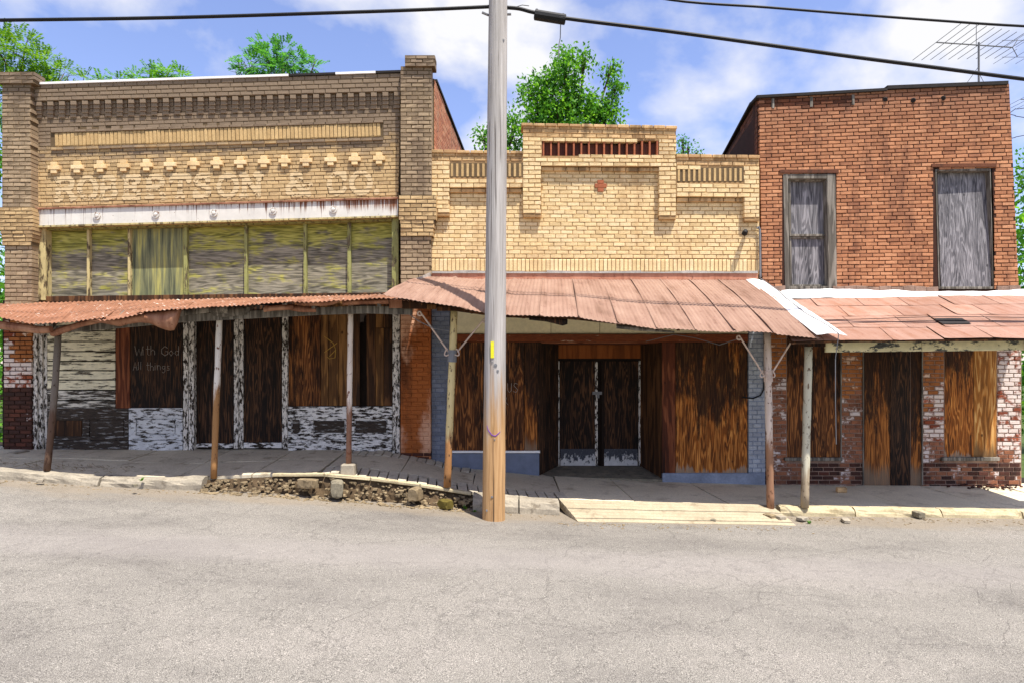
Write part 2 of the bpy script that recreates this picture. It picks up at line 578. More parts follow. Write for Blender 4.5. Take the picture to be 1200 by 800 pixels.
M['olive_frame'] = m_peel('olive_painted_timber', C(150, 150, 92), C(108, 96, 74), 0.4, 0.5, (8, 8, 2), 1.5, C(70, 62, 46))
M['cream_frame'] = m_peel('cream_painted_timber', C(196, 180, 128), C(110, 92, 66), 0.42, 0.5, (8, 8, 2), 1.5, C(70, 62, 46))
M['brown_beam'] = m_ply('brown_stained_beam', C(40, 18, 9), C(100, 50, 26), C(160, 104, 72), ax='x', bands=6, knots=False)
M['header'] = m_peel('brown_header_with_worn_patches', C(214, 186, 160), C(92, 44, 22), 0.62, 0.66, (1.4, 2, 9), 1.6, C(130, 68, 36))
M['brown_flat'] = m_ply('brown_painted_panel', C(86, 44, 16), C(128, 68, 26), C(156, 88, 40), bands=3, knots=False)
M['blue_base'] = m_plain('blue_grey_painted_concrete', C(136, 145, 162), 0.3, scale=2.5)
M['bulkhead_blue'] = m_peel('slate_blue_painted_render', C(112, 120, 138), C(190, 190, 192), 0.27, 0.31, (3, 3, 4), 1.5, C(150, 150, 154))


def m_lintel():
    n = N('white_enamelled_steel_with_rust')
    z = n.axis(2, True)
    st = n.noise(n.pos((38, 10, 0.7)), 1.0, 4, 0.7)
    st = n.math('ADD', st, n.math('MULTIPLY', n.noise(n.pos((0.6, 1, 0.3)), 1.0, 2), 0.35))
    xx = n.axis(0, True)
    edge = n.math('ADD', n.math('SUBTRACT', st, 0.72), n.math('MULTIPLY', n.step(z, 0.25, 0.97), n.math('ADD', 0.14, n.math('MULTIPLY', xx, 0.13))))
    f = n.step(edge, 0.06, 0.2)
    sp = n.step(n.noise(n.pos(), 26, 2, 0.5), 0.7, 0.76)
    base = n.mix(1.0, C(214, 210, 200), n.ramp(n.noise(n.pos(), 2.5, 6, 0.7), [(0.3, 0.84), (0.7, 1.06)]), 'MULTIPLY')
    c = n.mix(f, base, n.ramp(st, [(0.5, C(150, 92, 50)), (0.85, C(84, 46, 26))]))
    c = n.mix(sp, c, C(110, 74, 50))
    return n.done(c, 0.55, f, 0.2, 0.003)


M['lintel'] = m_lintel()


def m_rust(name, a, b, d, hole=None, sheet=0.35):
    n = N(name)
    st = n.noise(n.pos((7, 0.7, 0.7), 3.0), 1.2, 6, 0.65)
    bl = n.noise(n.pos((1, 1, 1)), 1.6, 7, 0.66)
    o = n.nt.nodes.new('ShaderNodeObjectInfo').outputs['Random']
    c = n.ramp(n.math('ADD', n.math('MULTIPLY', st, 0.55), n.math('MULTIPLY', bl, 0.45)), [(0.34, d), (0.47, a), (0.62, b)])
    c = n.mix(sheet, c, n.ramp(o, [(0, 0.72), (1, 1.12)]), 'MULTIPLY')
    sp = n.step(n.noise(n.pos(), 17, 4, 0.65), 0.62, 0.68)
    c = n.mix(n.math('MULTIPLY', sp, 0.7), c, C(90, 46, 30))
    if hole:
        c = n.mix(n.step(n.noise(n.pos((1, 1, 1)), 7.5, 5, 0.6), 0.63, 0.67), c, hole)
    return n.done(c, 0.62, n.noise(n.pos(), 40, 4, 0.6), 0.15, 0.003)


M['tin_red'] = m_rust('red_oxide_tin', C(142, 98, 74), C(160, 116, 92), C(74, 48, 36), hole=C(226, 214, 200))
M['tin_pink'] = m_rust('faded_pink_red_tin', C(138, 108, 92), C(152, 123, 106), C(106, 78, 62), sheet=0.25)
M['tin_flat'] = m_rust('flat_pinkish_roofing', C(150, 112, 94), C(162, 128, 112), C(136, 90, 62), sheet=0.6)
M['tin_orange'] = m_rust('orange_flashing', C(186, 124, 96), C(204, 146, 118), C(146, 94, 72))
M['tin_curl'] = m_rust('brown_rusted_tin', C(140, 94, 70), C(176, 130, 100), C(92, 56, 38))
M['vent_rust'] = m_rust('rusted_iron_grille', C(84, 44, 30), C(112, 62, 44), C(44, 24, 18))
M['white_metal'] = m_plain('white_flashing', C(236, 234, 230), 0.1, 0.5, 2, 0.1)
M['grey_flash'] = m_plain('grey_lead_flashing', C(176, 170, 162), 0.35, 0.6, 5)


def m_post(name, top, low, split, dark=C(60, 40, 28)):
    n = N(name)
    z = n.axis(2, True)
    f = n.noise(n.pos((9, 9, 1.3), 3.0), 1.3, 7, 0.7)
    k = n.step(n.math('ADD', z, n.math('MULTIPLY', n.math('SUBTRACT', f, 0.5), 0.5)), split - 0.06, split + 0.06)
    c = n.mix(k, low, top)
    fl = n.noise(n.pos((18, 18, 9), 5.0), 1.0, 5, 0.65)
    c = n.mix(n.step(fl, 0.58, 0.63), c, dark)
    c = n.mix(0.7, c, n.ramp(f, [(0.3, 0.7), (0.7, 1.12)]), 'MULTIPLY')
    return n.done(c, 0.7, fl, 0.3, 0.004)


M['post_dark'] = m_post('dark_rusty_pipe', C(112, 102, 92), C(92, 70, 56), 0.45)
M['post_white'] = m_post('white_and_rust_pipe', C(218, 210, 198), C(158, 116, 72), 0.52, C(110, 72, 48))
M['post_rusty'] = m_post('pale_pipe_over_rust', C(214, 200, 186), C(134, 98, 78), 0.38, C(112, 66, 44))
M['post_yellow'] = m_post('ochre_and_cream_pipe', C(214, 194, 140), C(164, 118, 74), 0.3, C(84, 60, 44))
M['post_brown'] = m_post('pinkish_brown_pipe', C(206, 188, 172), C(150, 112, 86), 0.42, C(96, 60, 42))
M['post_cream'] = m_post('grey_cream_pipe', C(200, 194, 170), C(168, 152, 126), 0.25, C(110, 92, 72))
M['iron'] = m_plain('pale_rusty_iron', C(206, 184, 168), 0.3, 0.6, 9)


def m_pole():
    n = N('utility_pole_timber')
    g = n.noise(n.pos((42, 42, 1.1)), 1.0, 6, 0.7)
    g2 = n.noise(n.pos((16, 16, 0.5)), 1.0, 5, 0.6)
    z = n.axis(2)
    h = n.math('ADD', n.math('MULTIPLY', g, 0.55), n.math('MULTIPLY', g2, 0.45))
    grey = n.ramp(h, [(0.33, C(84, 78, 72)), (0.43, C(150, 144, 138)), (0.65, C(190, 184, 178))])
    tan = n.ramp(h, [(0.33, C(84, 58, 36)), (0.42, C(164, 126, 84)), (0.65, C(200, 162, 116))])
    zz = n.math('ADD', z, n.math('MULTIPLY', n.math('SUBTRACT', g2, 0.5), 2.6))
    c = n.mix(n.step(zz, 2.0, 0.9), grey, tan)
    crack = n.step(n.noise(n.pos((30, 30, 0.35)), 1.0, 2, 0.5), 0.37, 0.33)
    c = n.mix(n.math('MULTIPLY', crack, 0.8), c, C(56, 42, 32))
    return n.done(c, 0.85, n.math('SUBTRACT', h, crack), 0.6, 0.012)


M['pole'] = m_pole()


def m_asphalt():
    n = N('weathered_asphalt')
    sp = n.noise(n.pos(), 150, 2, 0.7)
    sp2 = n.vor(n.pos(), 120, 'F1', 'Color')
    big = n.noise(n.pos((0.35, 0.9, 1)), 0.9, 7, 0.65)
    c = n.ramp(big, [(0.3, C(113, 108, 102)), (0.52, C(132, 127, 119)), (0.72, C(142, 136, 128))])
    c = n.mix(1.0, c, n.ramp(sp, [(0.34, 0.06), (0.45, 0.9), (0.56, 1.06), (0.7, 2.1)]), 'MULTIPLY')
    bw = n.nt.nodes.new('ShaderNodeRGBToBW')
    n.put(bw.inputs[0], sp2)
    c = n.mix(0.7, c, n.ramp(bw.outputs[0], [(0.2, 0.72), (0.8, 1.28)]), 'MULTIPLY')
    # fine cracking
    wob = n.noise(n.pos(), 3.0, 5, 0.7)
    cv = n.nt.nodes.new('ShaderNodeVectorMath')
    cv.operation = 'ADD'
    n.put(cv.inputs[0], n.pos((1, 1, 0)))
    n.put(cv.inputs[1], n.grey(wob))
    d = n.vor(cv.outputs[0], 2.3, 'DISTANCE_TO_EDGE')
    d2 = n.vor(cv.outputs[0], 0.8, 'DISTANCE_TO_EDGE')
    area = n.step(n.noise(n.pos(), 0.5, 3), 0.42, 0.6)
    ck = n.math('MAXIMUM', n.math('MULTIPLY', n.step(d, 0.010, 0.002), area), n.math('MULTIPLY', n.step(d2, 0.007, 0.001), 0.8))
    c = n.mix(n.math('MULTIPLY', ck, 0.34), c, C(80, 74, 70))
    # pale dusty wheel tracks and brown silt along the gutter
    y = n.math('ADD', n.axis(1), n.math('MULTIPLY', n.math('SUBTRACT', n.noise(n.pos((0.6, 1.5, 1)), 1.4, 6, 0.7), 0.5), 1.2))
    silt = n.step(y, -3.05, -2.5)
    c = n.mix(n.math('MULTIPLY', silt, 0.6), c, n.mix(0.8, C(140, 127, 108), n.ramp(sp, [(0.3, 0.7), (0.7, 1.2)]), 'MULTIPLY'))
    tr = n.math('MULTIPLY', n.step(n.math('ABSOLUTE', n.math('ADD', y, 4.9)), 0.75, 0.1), 0.35)
    c = n.mix(tr, c, C(148, 141, 136))
    return n.done(c, 0.92, n.math('ADD', sp, n.math('MULTIPLY', ck, -1.5)), 0.6, 0.012)


M['asphalt'] = m_asphalt()


def m_conc(name, a, b, dirt, sc=1.3, lines=None):
    n = N(name)
    f = n.noise(n.pos(), sc, 8, 0.68)
    g = n.noise(n.pos(), 38, 4, 0.65)
    c = n.ramp(f, [(0.3, a), (0.65, b)])
    c = n.mix(0.8, c, n.ramp(g, [(0.3, 0.72), (0.7, 1.15)]), 'MULTIPLY')
    c = n.mix(n.math('MULTIPLY', n.step(n.noise(n.pos(), sc * 1.7, 6, 0.7), 0.52, 0.68), 0.7), c, dirt)
    d = n.vor(n.pos((1, 1, 0)), 0.9, 'DISTANCE_TO_EDGE')
    return n.done(c, 0.92, g, 0.4, 0.008)


M['sidewalk'] = m_conc('sidewalk_concrete', C(202, 190, 162), C(222, 210, 182), C(158, 144, 120))
M['sidewalk_old'] = m_conc('old_stained_concrete', C(186, 174, 150), C(208, 196, 170), C(124, 110, 90), 1.8)
M['kerb'] = m_conc('kerb_concrete', C(136, 128, 114), C(164, 154, 136), C(92, 82, 68), 3.0)
M['kerb_pale'] = m_conc('pale_kerb_edge', C(172, 158, 126), C(194, 180, 146), C(128, 114, 84), 3.0)
M['ramp'] = m_conc('yellowish_ramp_concrete', C(158, 145, 121), C(178, 165, 139), C(126, 112, 90), 2.2)
M['rubble'] = m_conc('broken_stone', C(104, 90, 68), C(156, 138, 108), C(44, 38, 30), 5.0)
M['stone_grey'] = m_conc('grey_lichen_stone', C(104, 98, 84), C(140, 132, 112), C(62, 58, 52), 5.0)
M['paver'] = m_conc('grey_paver', C(180, 170, 150), C(204, 194, 172), C(126, 114, 96), 4.0)
M['gravel_gap'] = m_plain('soil_in_joints', C(44, 36, 28), 0.4)
M['earth'] = m_plain('bare_earth', C(88, 72, 52), 0.6, scale=7)
M['moss'] = m_plain('mossy_dirt', C(104, 92, 40), 0.5, scale=9)
M['grass'] = m_plain('rough_grass', C(74, 92, 40), 0.5, scale=2)


def m_leaf(name, cols, trans):
    n = N(name)
    k = n.nt.nodes.new('ShaderNodeNewGeometry').outputs['Random Per Island']
    f = n.noise(n.pos(), 0.9, 3, 0.6)
    c = n.ramp(n.math('ADD', n.math('MULTIPLY', k, 0.55), n.math('MULTIPLY', f, 0.45)), [(0.2, cols[0]), (0.5, cols[1]), (0.8, cols[2])])
    n.put(n.b.inputs['Base Color'], c)
    n.b.inputs['Roughness'].default_value = 0.5
    t = n.nt.nodes.new('ShaderNodeBsdfTranslucent')
    n.put(t.inputs[0], n.mix(1.0, c, trans, 'MULTIPLY'))
    mx = n.nt.nodes.new('ShaderNodeMixShader')
    mx.inputs[0].default_value = 0.45
    n.nt.links.new(n.b.outputs[0], mx.inputs[1])
    n.nt.links.new(t.outputs[0], mx.inputs[2])
    n.nt.links.new(mx.outputs[0], n.nt.nodes['Material Output'].inputs['Surface'])
    return n.m


M['leaf'] = m_leaf('green_leaf', [(0.035, 0.13, 0.016, 1), (0.09, 0.27, 0.03, 1), (0.20, 0.42, 0.045, 1)], (1.6, 1.5, 0.7, 1))
M['leaf_yellow'] = m_leaf('yellow_green_leaf', [(0.04, 0.13, 0.014, 1), (0.10, 0.25, 0.025, 1), (0.22, 0.38, 0.04, 1)], (1.5, 1.4, 0.6, 1))
M['leaf_blue'] = m_leaf('cool_green_leaf', [(0.03, 0.12, 0.03, 1), (0.07, 0.25, 0.05, 1), (0.14, 0.36, 0.06, 1)], (1.5, 1.5, 0.8, 1))
M['bark'] = m_plain('bark', C(96, 80, 64), 0.4, scale=8)

# ------------------------------------------------------------------ setting: ground, road, sidewalk
ZW = [(-14, 0.50), (-9, 0.37), (-2.5, 0.36), (-1.6, 0.21), (-1.1, 0.04), (0.5, -0.14), (2.7, -0.25), (5, -0.32), (14, -0.36)]
ZK = [(-14, 0.52), (-8.33, 0.33), (-6.94, 0.22), (-5.55, 0.17), (-3.75, 0.25), (-2.78, 0.245), (-2.2, 0.17), (-1.39, 0.06),
      (-0.55, -0.08), (0.55, -0.175), (1.4, -0.2), (4.17, -0.28), (5.55, -0.305), (8.33, -0.35), (14, -0.42)]
ZG = [(-20, 0.62), (-12, 0.34), (-8.1, 0.185), (-6.8, 0.085), (-5.4, 0.015), (-4.07, -0.03), (-2.7, -0.13), (-1.6, -0.22), (-0.5, -0.31),
      (0.75, -0.36), (4, -0.415), (5.4, -0.42), (8.1, -0.45), (14, -0.6), (24, -0.9)]
YK = -2.0


def z_walk(x, y):
    t = max(0.0, min(1.0, y / YK))
    return lerp(interp(ZW, x), interp(ZK, x), t)


def z_road(x, y):
    g = interp(ZG, x)
    p = -0.22 - 0.034 * x
    t = max(0.0, min(1.0, (-2.3 - y) / 3.2))
    t = t * t * (3 - 2 * t)
    return lerp(g, p, t) + 0.006 * noise.noise(Vector((x * 0.8, y * 0.8, 0)))


def build_ground():
    g = MB()
    g.add([(-900, -900, -2.2), (900, -900, -2.2), (900, 900, -2.2), (-900, 900, -2.2)], [(0, 1, 2, 3)])
    o = g.build('ground', M['grass'])
    tag(o, kind='structure')
    # fill the lot behind the shops up to street level
    f = MB()
    f.grid(lambda u, v: (lerp(-60, 60, u), lerp(0.9, 90, v), -0.5 - 0.034 * max(-25, min(25, lerp(-60, 60, u)))), 40, 4)
    tag(f.build('back_lot', M['grass']), kind='structure')
    r = MB()
    nx, ny = 150, 60

    def fn(u, v):
        x = lerp(-45, 45, u)
        y = lerp(-24, -1.95, v ** 0.6)
        return (x, y, z_road(max(-24, min(24, x)), y) - 0.034 * (x - max(-24, min(24, x))))
    r.grid(fn, nx, ny)
    tag(r.build('road', M['asphalt'], smooth=True), kind='structure')


build_ground()

# sidewalk: a bed of soil with individual slabs on it
bed = MB()
bed.grid(lambda u, v: (lerp(-14, 14, u), lerp(-1.98, 1.2, v), z_walk(lerp(-14, 14, u), lerp(-1.98, 1.2, v)) - 0.06), 56, 6)
walk = bed.build('sidewalk', M['gravel_gap'])
tag(walk, kind='structure')


def walk_slab(x0, x1, xk0, xk1, y0, y1, mat, name='sidewalk_slab', lift=0.0, th=0.05, tilt=0.0, nu=5, nv=5):
    """slab between the wall-side edge x0..x1 and the kerb-side edge xk0..xk1"""
    s = MB()
    rz = RND.uniform(-0.004, 0.004)
    ph = RND.uniform(0, 99)

    def top(u, v):
        x = lerp(lerp(x0, x1, u), lerp(xk0, xk1, u), v)
        y = lerp(y0, y1, v)
        e = 0.012 * (1 if (u in (0, 1) or v in (0, 1)) else 0)
        return Vector((x, y, z_walk(x, y) + lift + rz + tilt * (u - 0.5) - e * 0.6 + 0.008 * noise.noise(Vector((x * 2, y * 2, ph)))))
    s.grid(top, nu, nv, flip=True)
    n = (nu + 1) * (nv + 1)
    ring = [i for i in range(nu + 1)] + [(j * (nu + 1) + nu) for j in range(1, nv + 1)] + \
           [nv * (nu + 1) + i for i in range(nu - 1, -1, -1)] + [j * (nu + 1) for j in range(nv - 1, 0, -1)]
    b = len(s.v)
    for i in ring:
        s.v.append(s.v[i] - Vector((0, 0, th)))
    m = len(ring)
    for i in range(m):
        s.f.append((ring[i], ring[(i + 1) % m], b + (i + 1) % m, b + i))
        s.mi.append(0)
    return s.build(name, mat, walk)


cuts = [-14, -11.6, -9.9, -8.3, -6.9, -5.5, -4.25, -3.2]
for a, b in zip(cuts, cuts[1:]):
    g = 0.012
    k = RND.uniform(-0.1, 0.1)
    walk_slab(a + g, b - g, a + g, b - g, 0.3, -0.95 + k, M['sidewalk_old'])
    walk_slab(a + g, b - g, a + g, b - g, -0.965 + k, -1.97, M['sidewalk_old'], lift=RND.uniform(-0.012, 0.004))
# brick-paved drop between the two shop fronts
xs = -3.2
i = 0
while xs < 0.78:
    w = RND.uniform(0.145, 0.185)
    walk_slab(xs + 0.014, xs + w - 0.01, xs + 0.06 + 0.014, xs + w + 0.06 - 0.01, -1.42, -1.95, M['paver'], 'paver',
              lift=RND.uniform(-0.012, 0.01), tilt=RND.uniform(-0.012, 0.012), nu=1, nv=2)
    if xs < -0.75:
        walk_slab(xs - 0.05 + 0.014, xs + w - 0.05 - 0.01, xs - 0.02 + 0.014, xs + w - 0.02 - 0.01, 0.3, -0.42, M['paver'], 'paver',
                  lift=RND.uniform(-0.01, 0.008), tilt=RND.uniform(-0.012, 0.012), nu=1, nv=2)
    xs += w
for a, b in ((-3.19, -1.95), (-1.95, -0.7), (-0.7, 0.8)):
    walk_slab(a + 0.01, b - 0.01, a + 0.03, b + 0.02, -0.44 if a < -0.8 else 0.3, -1.40, M['sidewalk_old'], lift=RND.uniform(-0.006, 0.004))
cuts = [0.82, 1.9, 3.45, 4.95, 6.45, 7.95, 9.5, 11.2, 14]
for a, b in zip(cuts, cuts[1:]):
    sh = 0.12
    walk_slab(a + 0.012, b - 0.012, a + sh + 0.012 - (0.12 if a < 1 else 0), b + sh - 0.012, 0.3, -1.96, M['sidewalk'], lift=RND.uniform(-0.006, 0.006))

# kerb: separate pieces
kerb_root = thing('kerb', Vector((0, YK, -0.2)), None, None)
tag(kerb_root, kind='structure')


def kerb_piece(x0, x1, mat, ytop=(-1.96, -2.2), drop=None, rough=0.02, name='kerb_stone'):
    s = MB()
    nu = max(4, int((x1 - x0) / 0.12))
    ph = RND.uniform(0, 99)
    prof = [(0.0, 1.0), (0.55, 1.0), (0.85, 0.86), (1.0, 0.55), (1.05, 0.0)]

    def fn(u, v):
        x = lerp(x0, x1, u)
        k = v * (len(prof) - 1)
        i0 = min(int(k), len(prof) - 2)
        pa, pb = prof[i0], prof[i0 + 1]
        t = k - i0
        yy = lerp(pa[0], pb[0], t)
        zz = lerp(pa[1], pb[1], t)
        zt = interp(ZK, x) + 0.012
        zb = interp(ZG, x) - 0.05
        y = lerp(ytop[0], ytop[1], yy)
        q = noise.noise(Vector((x * 3, v * 3, ph))) * rough + noise.noise(Vector((x * 11, v * 8, ph))) * rough * 0.5
        return Vector((x, y - q, lerp(zb, zt, zz) + q * (0.7 if v < 0.9 else 0)))
    s.grid(fn, nu, 8, flip=False)
    # end caps
    for u, fl in ((0.0, False), (1.0, True)):
        b = len(s.v)
        for j in range(9):
            s.v.append(fn(u, j / 8))
        s.v.append(Vector((lerp(x0, x1, u), ytop[0], interp(ZG, x0) - 0.05)))
        s.f.append(tuple(range(b, b + 10)) if not fl else tuple(reversed(range(b, b + 10))))
        s.mi.append(0)
    return s.build(name, mat, kerb_root, smooth=False)


for a, b in ((-14, -11), (-10.98, -8.6), (-8.57, -6.6), (-6.57, -4.95)):
    kerb_piece(a, b, M['kerb'], rough=0.03)
for a, b in ((-0.62, 0.1), (0.12, 0.75)):
    kerb_piece(a, b, M['kerb'], ytop=(-1.96, -2.3), rough=0.03)
for a, b in ((4.32, 5.5), (5.52, 6.9), (6.92, 8.2), (8.22, 9.8), (9.82, 14)):
    kerb_piece(a, b, M['kerb_pale'], ytop=(-1.95, -2.14), rough=0.022)
# thin slab edge over the washed-out length
e = MB()
for x0, x1, z in ((-3.88, -3.05, 0.012), (-3.03, -2.3, 0.01), (-2.28, -1.5, 0.012), (-1.48, -0.66, 0.012)):
    f = [Vector((x, -2.06 - 0.02 * RND.random(), interp(ZK, x) + z - d)) for x, d in ((x0, 0.05), (x1, 0.05), (x1, 0), (x0, 0))]
    e = MB()
    e.hexa(f, [p + Vector((0, 0.1, 0)) for p in f])
    e.build('kerb_slab_edge', M['kerb_pale'], kerb_root, bevel=0.008)

# washed-out rubble below the edge
rb = MB()
for i in range(460):
    x = RND.uniform(-4.95, -0.55)
    t = RND.random()
    y = lerp(-2.02, -2.42, t ** 1.1)
    zt = lerp(interp(ZK, x) - 0.06, interp(ZG, x) + 0.01, min(1, t * 1.4))
    r = RND.uniform(0.012, 0.05) * (1.0 if RND.random() < 0.88 else 1.6)
    rb.rock((x, y, zt - 0.01), r, (1.15, 1, 0.7), 0.4, 1)
rbo = rb.build('kerb_rubble', M['rubble'])
tag(rbo, 'crumbling stone rubble exposed under the broken kerb', 'rubble', kind='stuff')
bk = MB()
bk.grid(lambda u, v: (lerp(-5.0, -0.5, u), lerp(-2.0, -2.16, v) - 0.05 * noise.noise(Vector((u * 40, v * 5, 3))),
                      lerp(interp(ZK, lerp(-5, -0.5, u)) - 0.05, interp(ZG, lerp(-5, -0.5, u)) - 0.05, v)), 90, 4)
bk.build('earth_bank', M['earth'], kerb_root)

# loose gravel in the gutter
gv = MB()
for i in range(520):
    x = RND.uniform(-8.5, 9.5)
    y = -2.25 - abs(RND.gauss(0, 0.16))
    if 0.7 < x < 4.4:
        y -= 0.55
    gv.rock((x, y, z_road(x, y)), RND.uniform(0.008, 0.026), (1.2, 1, 0.7), 0.4, 1)
tag(gv.build('gutter_gravel', M['rubble']), 'loose gravel scattered along the gutter', 'gravel', kind='stuff')

# the sloping concrete ramp
rp = MB()
NR = 7
TL, TR = Vector((0.77, -1.99, -0.175)), Vector((4.22, -1.99, -0.262))
BL, BR = Vector((1.0, -2.72, z_road(1.0, -2.72) + 0.005)), Vector((4.3, -2.72, z_road(4.3, -2.72) + 0.005))
ramp_root = thing('ramp', Vector((2.5, -2.3, -0.35)), None, None)
tag(ramp_root, kind='structure')
for i in range(NR):
    a, b = i / NR + 0.009, (i + 1) / NR - 0.009
    s = MB()
    nseg = 10
    for k in range(nseg):
        u0, u1 = k / nseg, (k + 1) / nseg

        def pt(u, v):
            p = lerp(lerp(TL, TR, u), lerp(BL, BR, u), v)
            return p + Vector((0, 0, 0.012 * noise.noise(Vector((p.x * 2, p.y * 4, 1))) + 0.004 * ((i * 7) % 3)))
        f = [pt(u0, b), pt(u1, b), pt(u1, a), pt(u0, a)]
        s.hexa([p - Vector((0, 0, 0)) for p in f], [p - Vector((0, 0, 0.12)) for p in f])
    s.build('concrete_strip', M['ramp'], ramp_root)

# stones and litter that can be told apart
def stone(c, r, sq, mat, label, name='stone', cat='stone'):
    s = MB()
    s.rock((0, 0, 0), r, sq, 0.22, 2)
    for v in s.v:
        v += Vector(c)
    o = s.build(name, mat)
    return tag(o, label, cat)


stone(W(395, 572, -2.28), 0.24, (1.0, 0.6, 0.9), M['stone_grey'], 'big rounded grey stone in the broken kerb below the concrete post footing', 'boulder')
stone(W(22, 531, -0.5), 0.16, (1.6, 0.8, 0.5), M['kerb'], 'grey lump of broken concrete at the foot of the far left brick pier')
stone(W(361, 566, -2.26), 0.2, (1.2, 0.6, 0.6), M['rubble'], 'pale squarish block lying left of the big grey kerb stone')
stone(W(487, 578, -2.26), 0.2, (0.9, 0.6, 0.85), M['rubble'], 'tan stone in the broken kerb right of the long washed-out gap')
stone(W(522, 590, -2.3), 0.2, (0.9, 0.6, 0.6), M['moss'], 'yellow mossy stone in the kerb left of the utility pole')
stone(W(902, 604, -2.42), 0.1, (1.3, 1, 0.5), M['rubble'], 'flat stone at the ramp corner below the pinkish brown post')
stone(W(915, 606, -2.5), 0.085, (1.2, 1, 0.6), M['kerb'], 'small pale stone right of the ramp corner')
stone(W(940, 607, -2.45), 0.09, (1.4, 1, 0.5), M['kerb'], 'flat pale stone lying in the gutter in front of the cream post')
stone(W(991, 609, -2.5), 0.1, (1.6, 0.8, 0.4), M['kerb'], 'sliver of pale stone lying in the gutter toward the right')
stone(W(1076, 602, -2.2), 0.11, (1.2, 0.8, 0.7), M['stone_grey'], 'dark broken lump in the pale kerb at the right')
stone(W(836, 609, -2.6), 0.05, (1.2, 1, 0.7), M['stone_grey'], 'small dark stone on the yellowish ramp', 'pebble')
stone(W(158, 568, -2.6), 0.045, (1.2, 1, 0.7), M['stone_grey'], 'small dark pebble on the road near the left kerb', 'pebble')
stone(W(47, 563, -2.35), 0.06, (1.2, 1, 0.7), M['kerb'], 'small pale stone in the gutter by the leaning post', 'pebble')
lb = MB()
c0 = W(986, 577, -0.75)
zz = z_walk(c0.x, -0.75) + 0.006
lb.box(c0.x - 0.09, c0.x + 0.09, -0.79, -0.71, zz, zz + 0.09)
tag(lb.build('loose_brick', M['brick_buff_top'], bevel=0.01), 'loose tan brick lying on the sidewalk before the right building', 'brick')
ds = MB()
for i in range(90):
    x = RND.gauss(9.2, 0.35)
    y = RND.gauss(-0.22, 0.12)
    ds.rock((x, min(-0.05, y), z_walk(x, y) + RND.uniform(0.0, 0.05)), RND.uniform(0.012, 0.04), (1.2, 1, 0.8), 0.5, 1)
tag(ds.build('brick_debris', M['brick_soot']), 'heap of crumbled brick at the foot of the right wall', 'debris', kind='stuff')
ds = MB()
for i in range(220):
    x = RND.uniform(-8.8, -6.4)
    y = RND.uniform(-1.9, -1.45)
    p = Vector((x, y, z_walk(x, y) + 0.012))
    d = Vector((RND.uniform(-1, 1), RND.uniform(-0.6, 0.6), RND.uniform(0, 0.5))).normalized() * RND.uniform(0.03, 0.09)
    ds.add([p, p + d, p + d + Vector((0, 0.006, 0.004)), p + Vector((0, 0.006, 0.004))], [(0, 1, 2, 3)])
tag(ds.build('dead_leaves', M['rubble']), 'dead leaves and straw swept against the left kerb', 'litter', kind='stuff')
ws = MB()
for (px, py, Y) in ((166, 563, -2.25), (948, 613, -2.6), (545, 596, -2.3), (556, 600, -2.35)):
    c = W(px, py, Y)
    for i in range(16):
        a = RND.uniform(0, 6.28)
        d = Vector((math.cos(a), math.sin(a), RND.uniform(0.5, 1.4))) * RND.uniform(0.03, 0.06)
        q = Vector((-math.sin(a), math.cos(a), 0)) * 0.012
        ws.add([c, c + d * 0.5 + q, c + d, c + d * 0.5 - q], [(0, 1, 2, 3)])
tag(ws.build('gutter_weeds', M['leaf_yellow']), 'small weeds sprouting in the gutter', 'weeds', kind='stuff')


